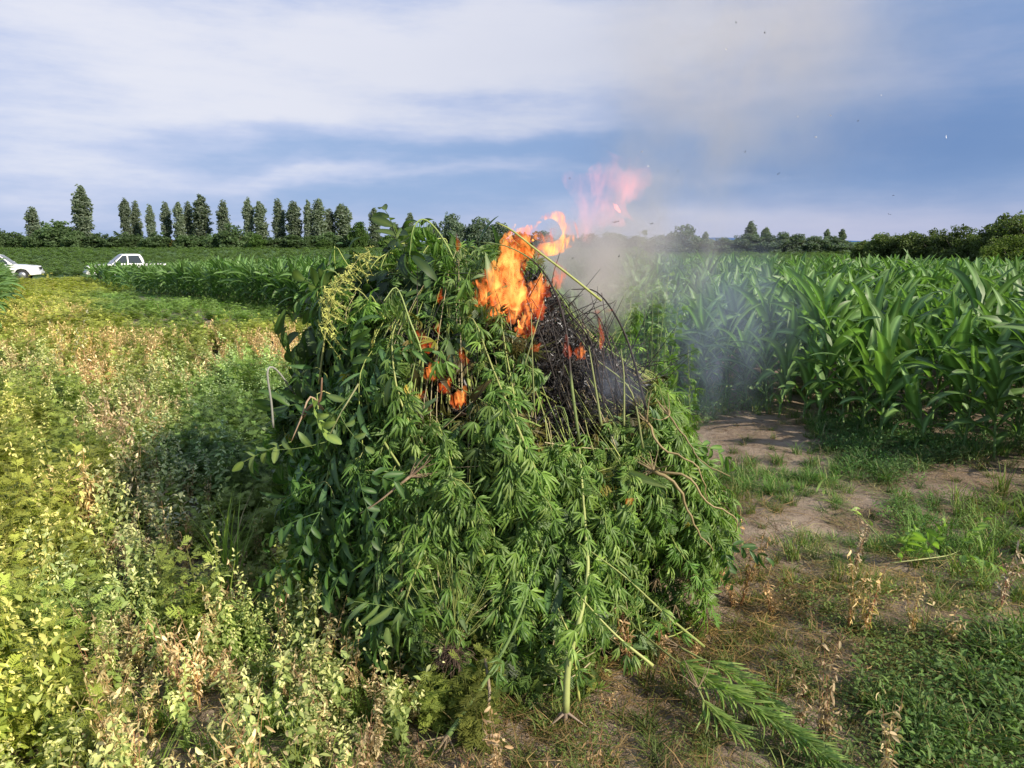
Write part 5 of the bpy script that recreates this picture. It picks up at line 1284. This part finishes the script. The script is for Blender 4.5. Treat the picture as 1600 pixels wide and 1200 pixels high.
pb = [((870, 440, 3.9), .30, 1.3), ((915, 430, 3.9), .34, 1.2), ((900, 385, 3.95), .30, .5), ((955, 395, 4.0), .38, .5), ((1000, 330, 4.1), .5, .2), ((950, 470, 3.9), .3, .8), ((1060, 240, 4.2), .75, .08), ((1130, 140, 4.3), 1.0, .07), ((1210, 30, 4.4), 1.3, .06), ((1200, -60, 4.4), 1.3, .05), ((1020, 380, 4.1), .5, .35)]
pb = [(at(*p), r, a) for p, r, a in pb]
smoke('rising_smoke', [at(900, 510, 3.9), at(920, 440, 3.9), at(950, 380, 3.95), at(1010, 310, 4.1), at(1080, 210, 4.2), at(1160, 60, 4.35), at(1240, -120, 4.5)], [.25, .42, .55, .75, 1.0, 1.3, 1.5], pb, 13.0, (.86, .81, .78),
      'grey-brown smoke rising from behind the flames and thinning out into the upper sky', nscale=2.4)
vb = [((1060, 480, 4.2), .5, .7), ((1120, 500, 4.6), .55, .6), ((1110, 580, 4.6), .5, .6), ((1165, 575, 5.0), .42, .3), ((1090, 420, 4.4), .5, .5), ((1180, 430, 5.0), .6, .4), ((1200, 520, 5.3), .5, .35), ((1050, 380, 4.6), .5, .4)]
vb = [(at(*p), r, a) for p, r, a in vb]
smoke('drifting_smoke', [at(1010, 430, 4.0), at(1060, 470, 4.3), at(1120, 520, 4.7), at(1170, 570, 5.1), at(1210, 640, 5.5)], [.45, .75, .8, .75, .45], vb, 1.8, (.66, .76, .96),
      'thin bluish smoke drifting sideways over the edge of the corn', nscale=2.6, aniso=.2, contrast=(.47, .62), stretch=(2.2, 2.2, .7))
wb_ = [((965, 590, 2.78), .16, 1.2), ((945, 560, 2.8), .12, .8), ((990, 620, 2.8), .14, .9), ((945, 640, 2.7), .12, .7)]
wb_ = [(at(*p), r, a) for p, r, a in wb_]
smoke('clinging_smoke', [at(930, 650, 2.68), at(955, 610, 2.72), at(975, 570, 2.78), at(985, 530, 2.85)], [.10, .16, .16, .10], wb_, 3.5, (.60, .65, .78), 'wisps of blue-grey smoke clinging to the charred side of the heap', nscale=6)

# ash flakes floating in the smoke
fl = [(965, 346, 3.6, 0), (1018, 350, 3.6, 0), (1246, 182, 4, 1), (1275, 213, 4, 1), (1150, 33, 4, 0), (1194, 50, 4.2, 0), (1135, 78, 4, 1), (1377, 148, 4.3, 1), (1478, 213, 4.5, 1), (1165, 237, 4, 0), (1216, 272, 4, 0), (1060, 268, 3.9, 0), (895, 404, 3.4, 0), (967, 402, 3.4, 0), (1014, 260, 3.7, 1), (1004, 237, 3.7, 1), (1395, 305, 4.6, 0), (1390, 335, 4.6, 0), (890, 277, 3.7, 0), (1296, 180, 4.2, 1), (1340, 190, 4.4, 0)]
M_ashw = simple('pale_ash', (.75, .73, .72), .8)
for i, (px, py, Y, w) in enumerate(fl):
    mb = MB(); V, F, C = leaflet(R(.010, .022) * (1.3 if w == 0 and i < 2 else .8), R(.004, .008), 5, R(-1.5, 1.5), .8, (.02, .02, .02) if not w else (.7, .7, .7), None, 'oval', .3, R(-1.5, 1.5)); mb.add(V, F, C)
    V2, F2, C2 = leaflet(R(.006, .012), R(.003, .006), 4, R(-1.5, 1.5), .8, (.02, .02, .02) if not w else (.7, .7, .7), None, 'oval', .3, R(-1.5, 1.5)); mb.add(V2 @ eul(1, 2, 1).T, F2, C2)
    o = mb.obj('ash_flake', M_ashw if w else M_char); o.location = at(px, py, Y); o.rotation_euler = (R(0, 6), R(0, 6), R(0, 6))
    tag(o, ('pale ash flake glinting in the sky above the smoke' if w else 'black ash flake floating in the air above the heap'), 'ash flake', 'pale ash flakes in the air' if w else 'black ash flakes in the air')
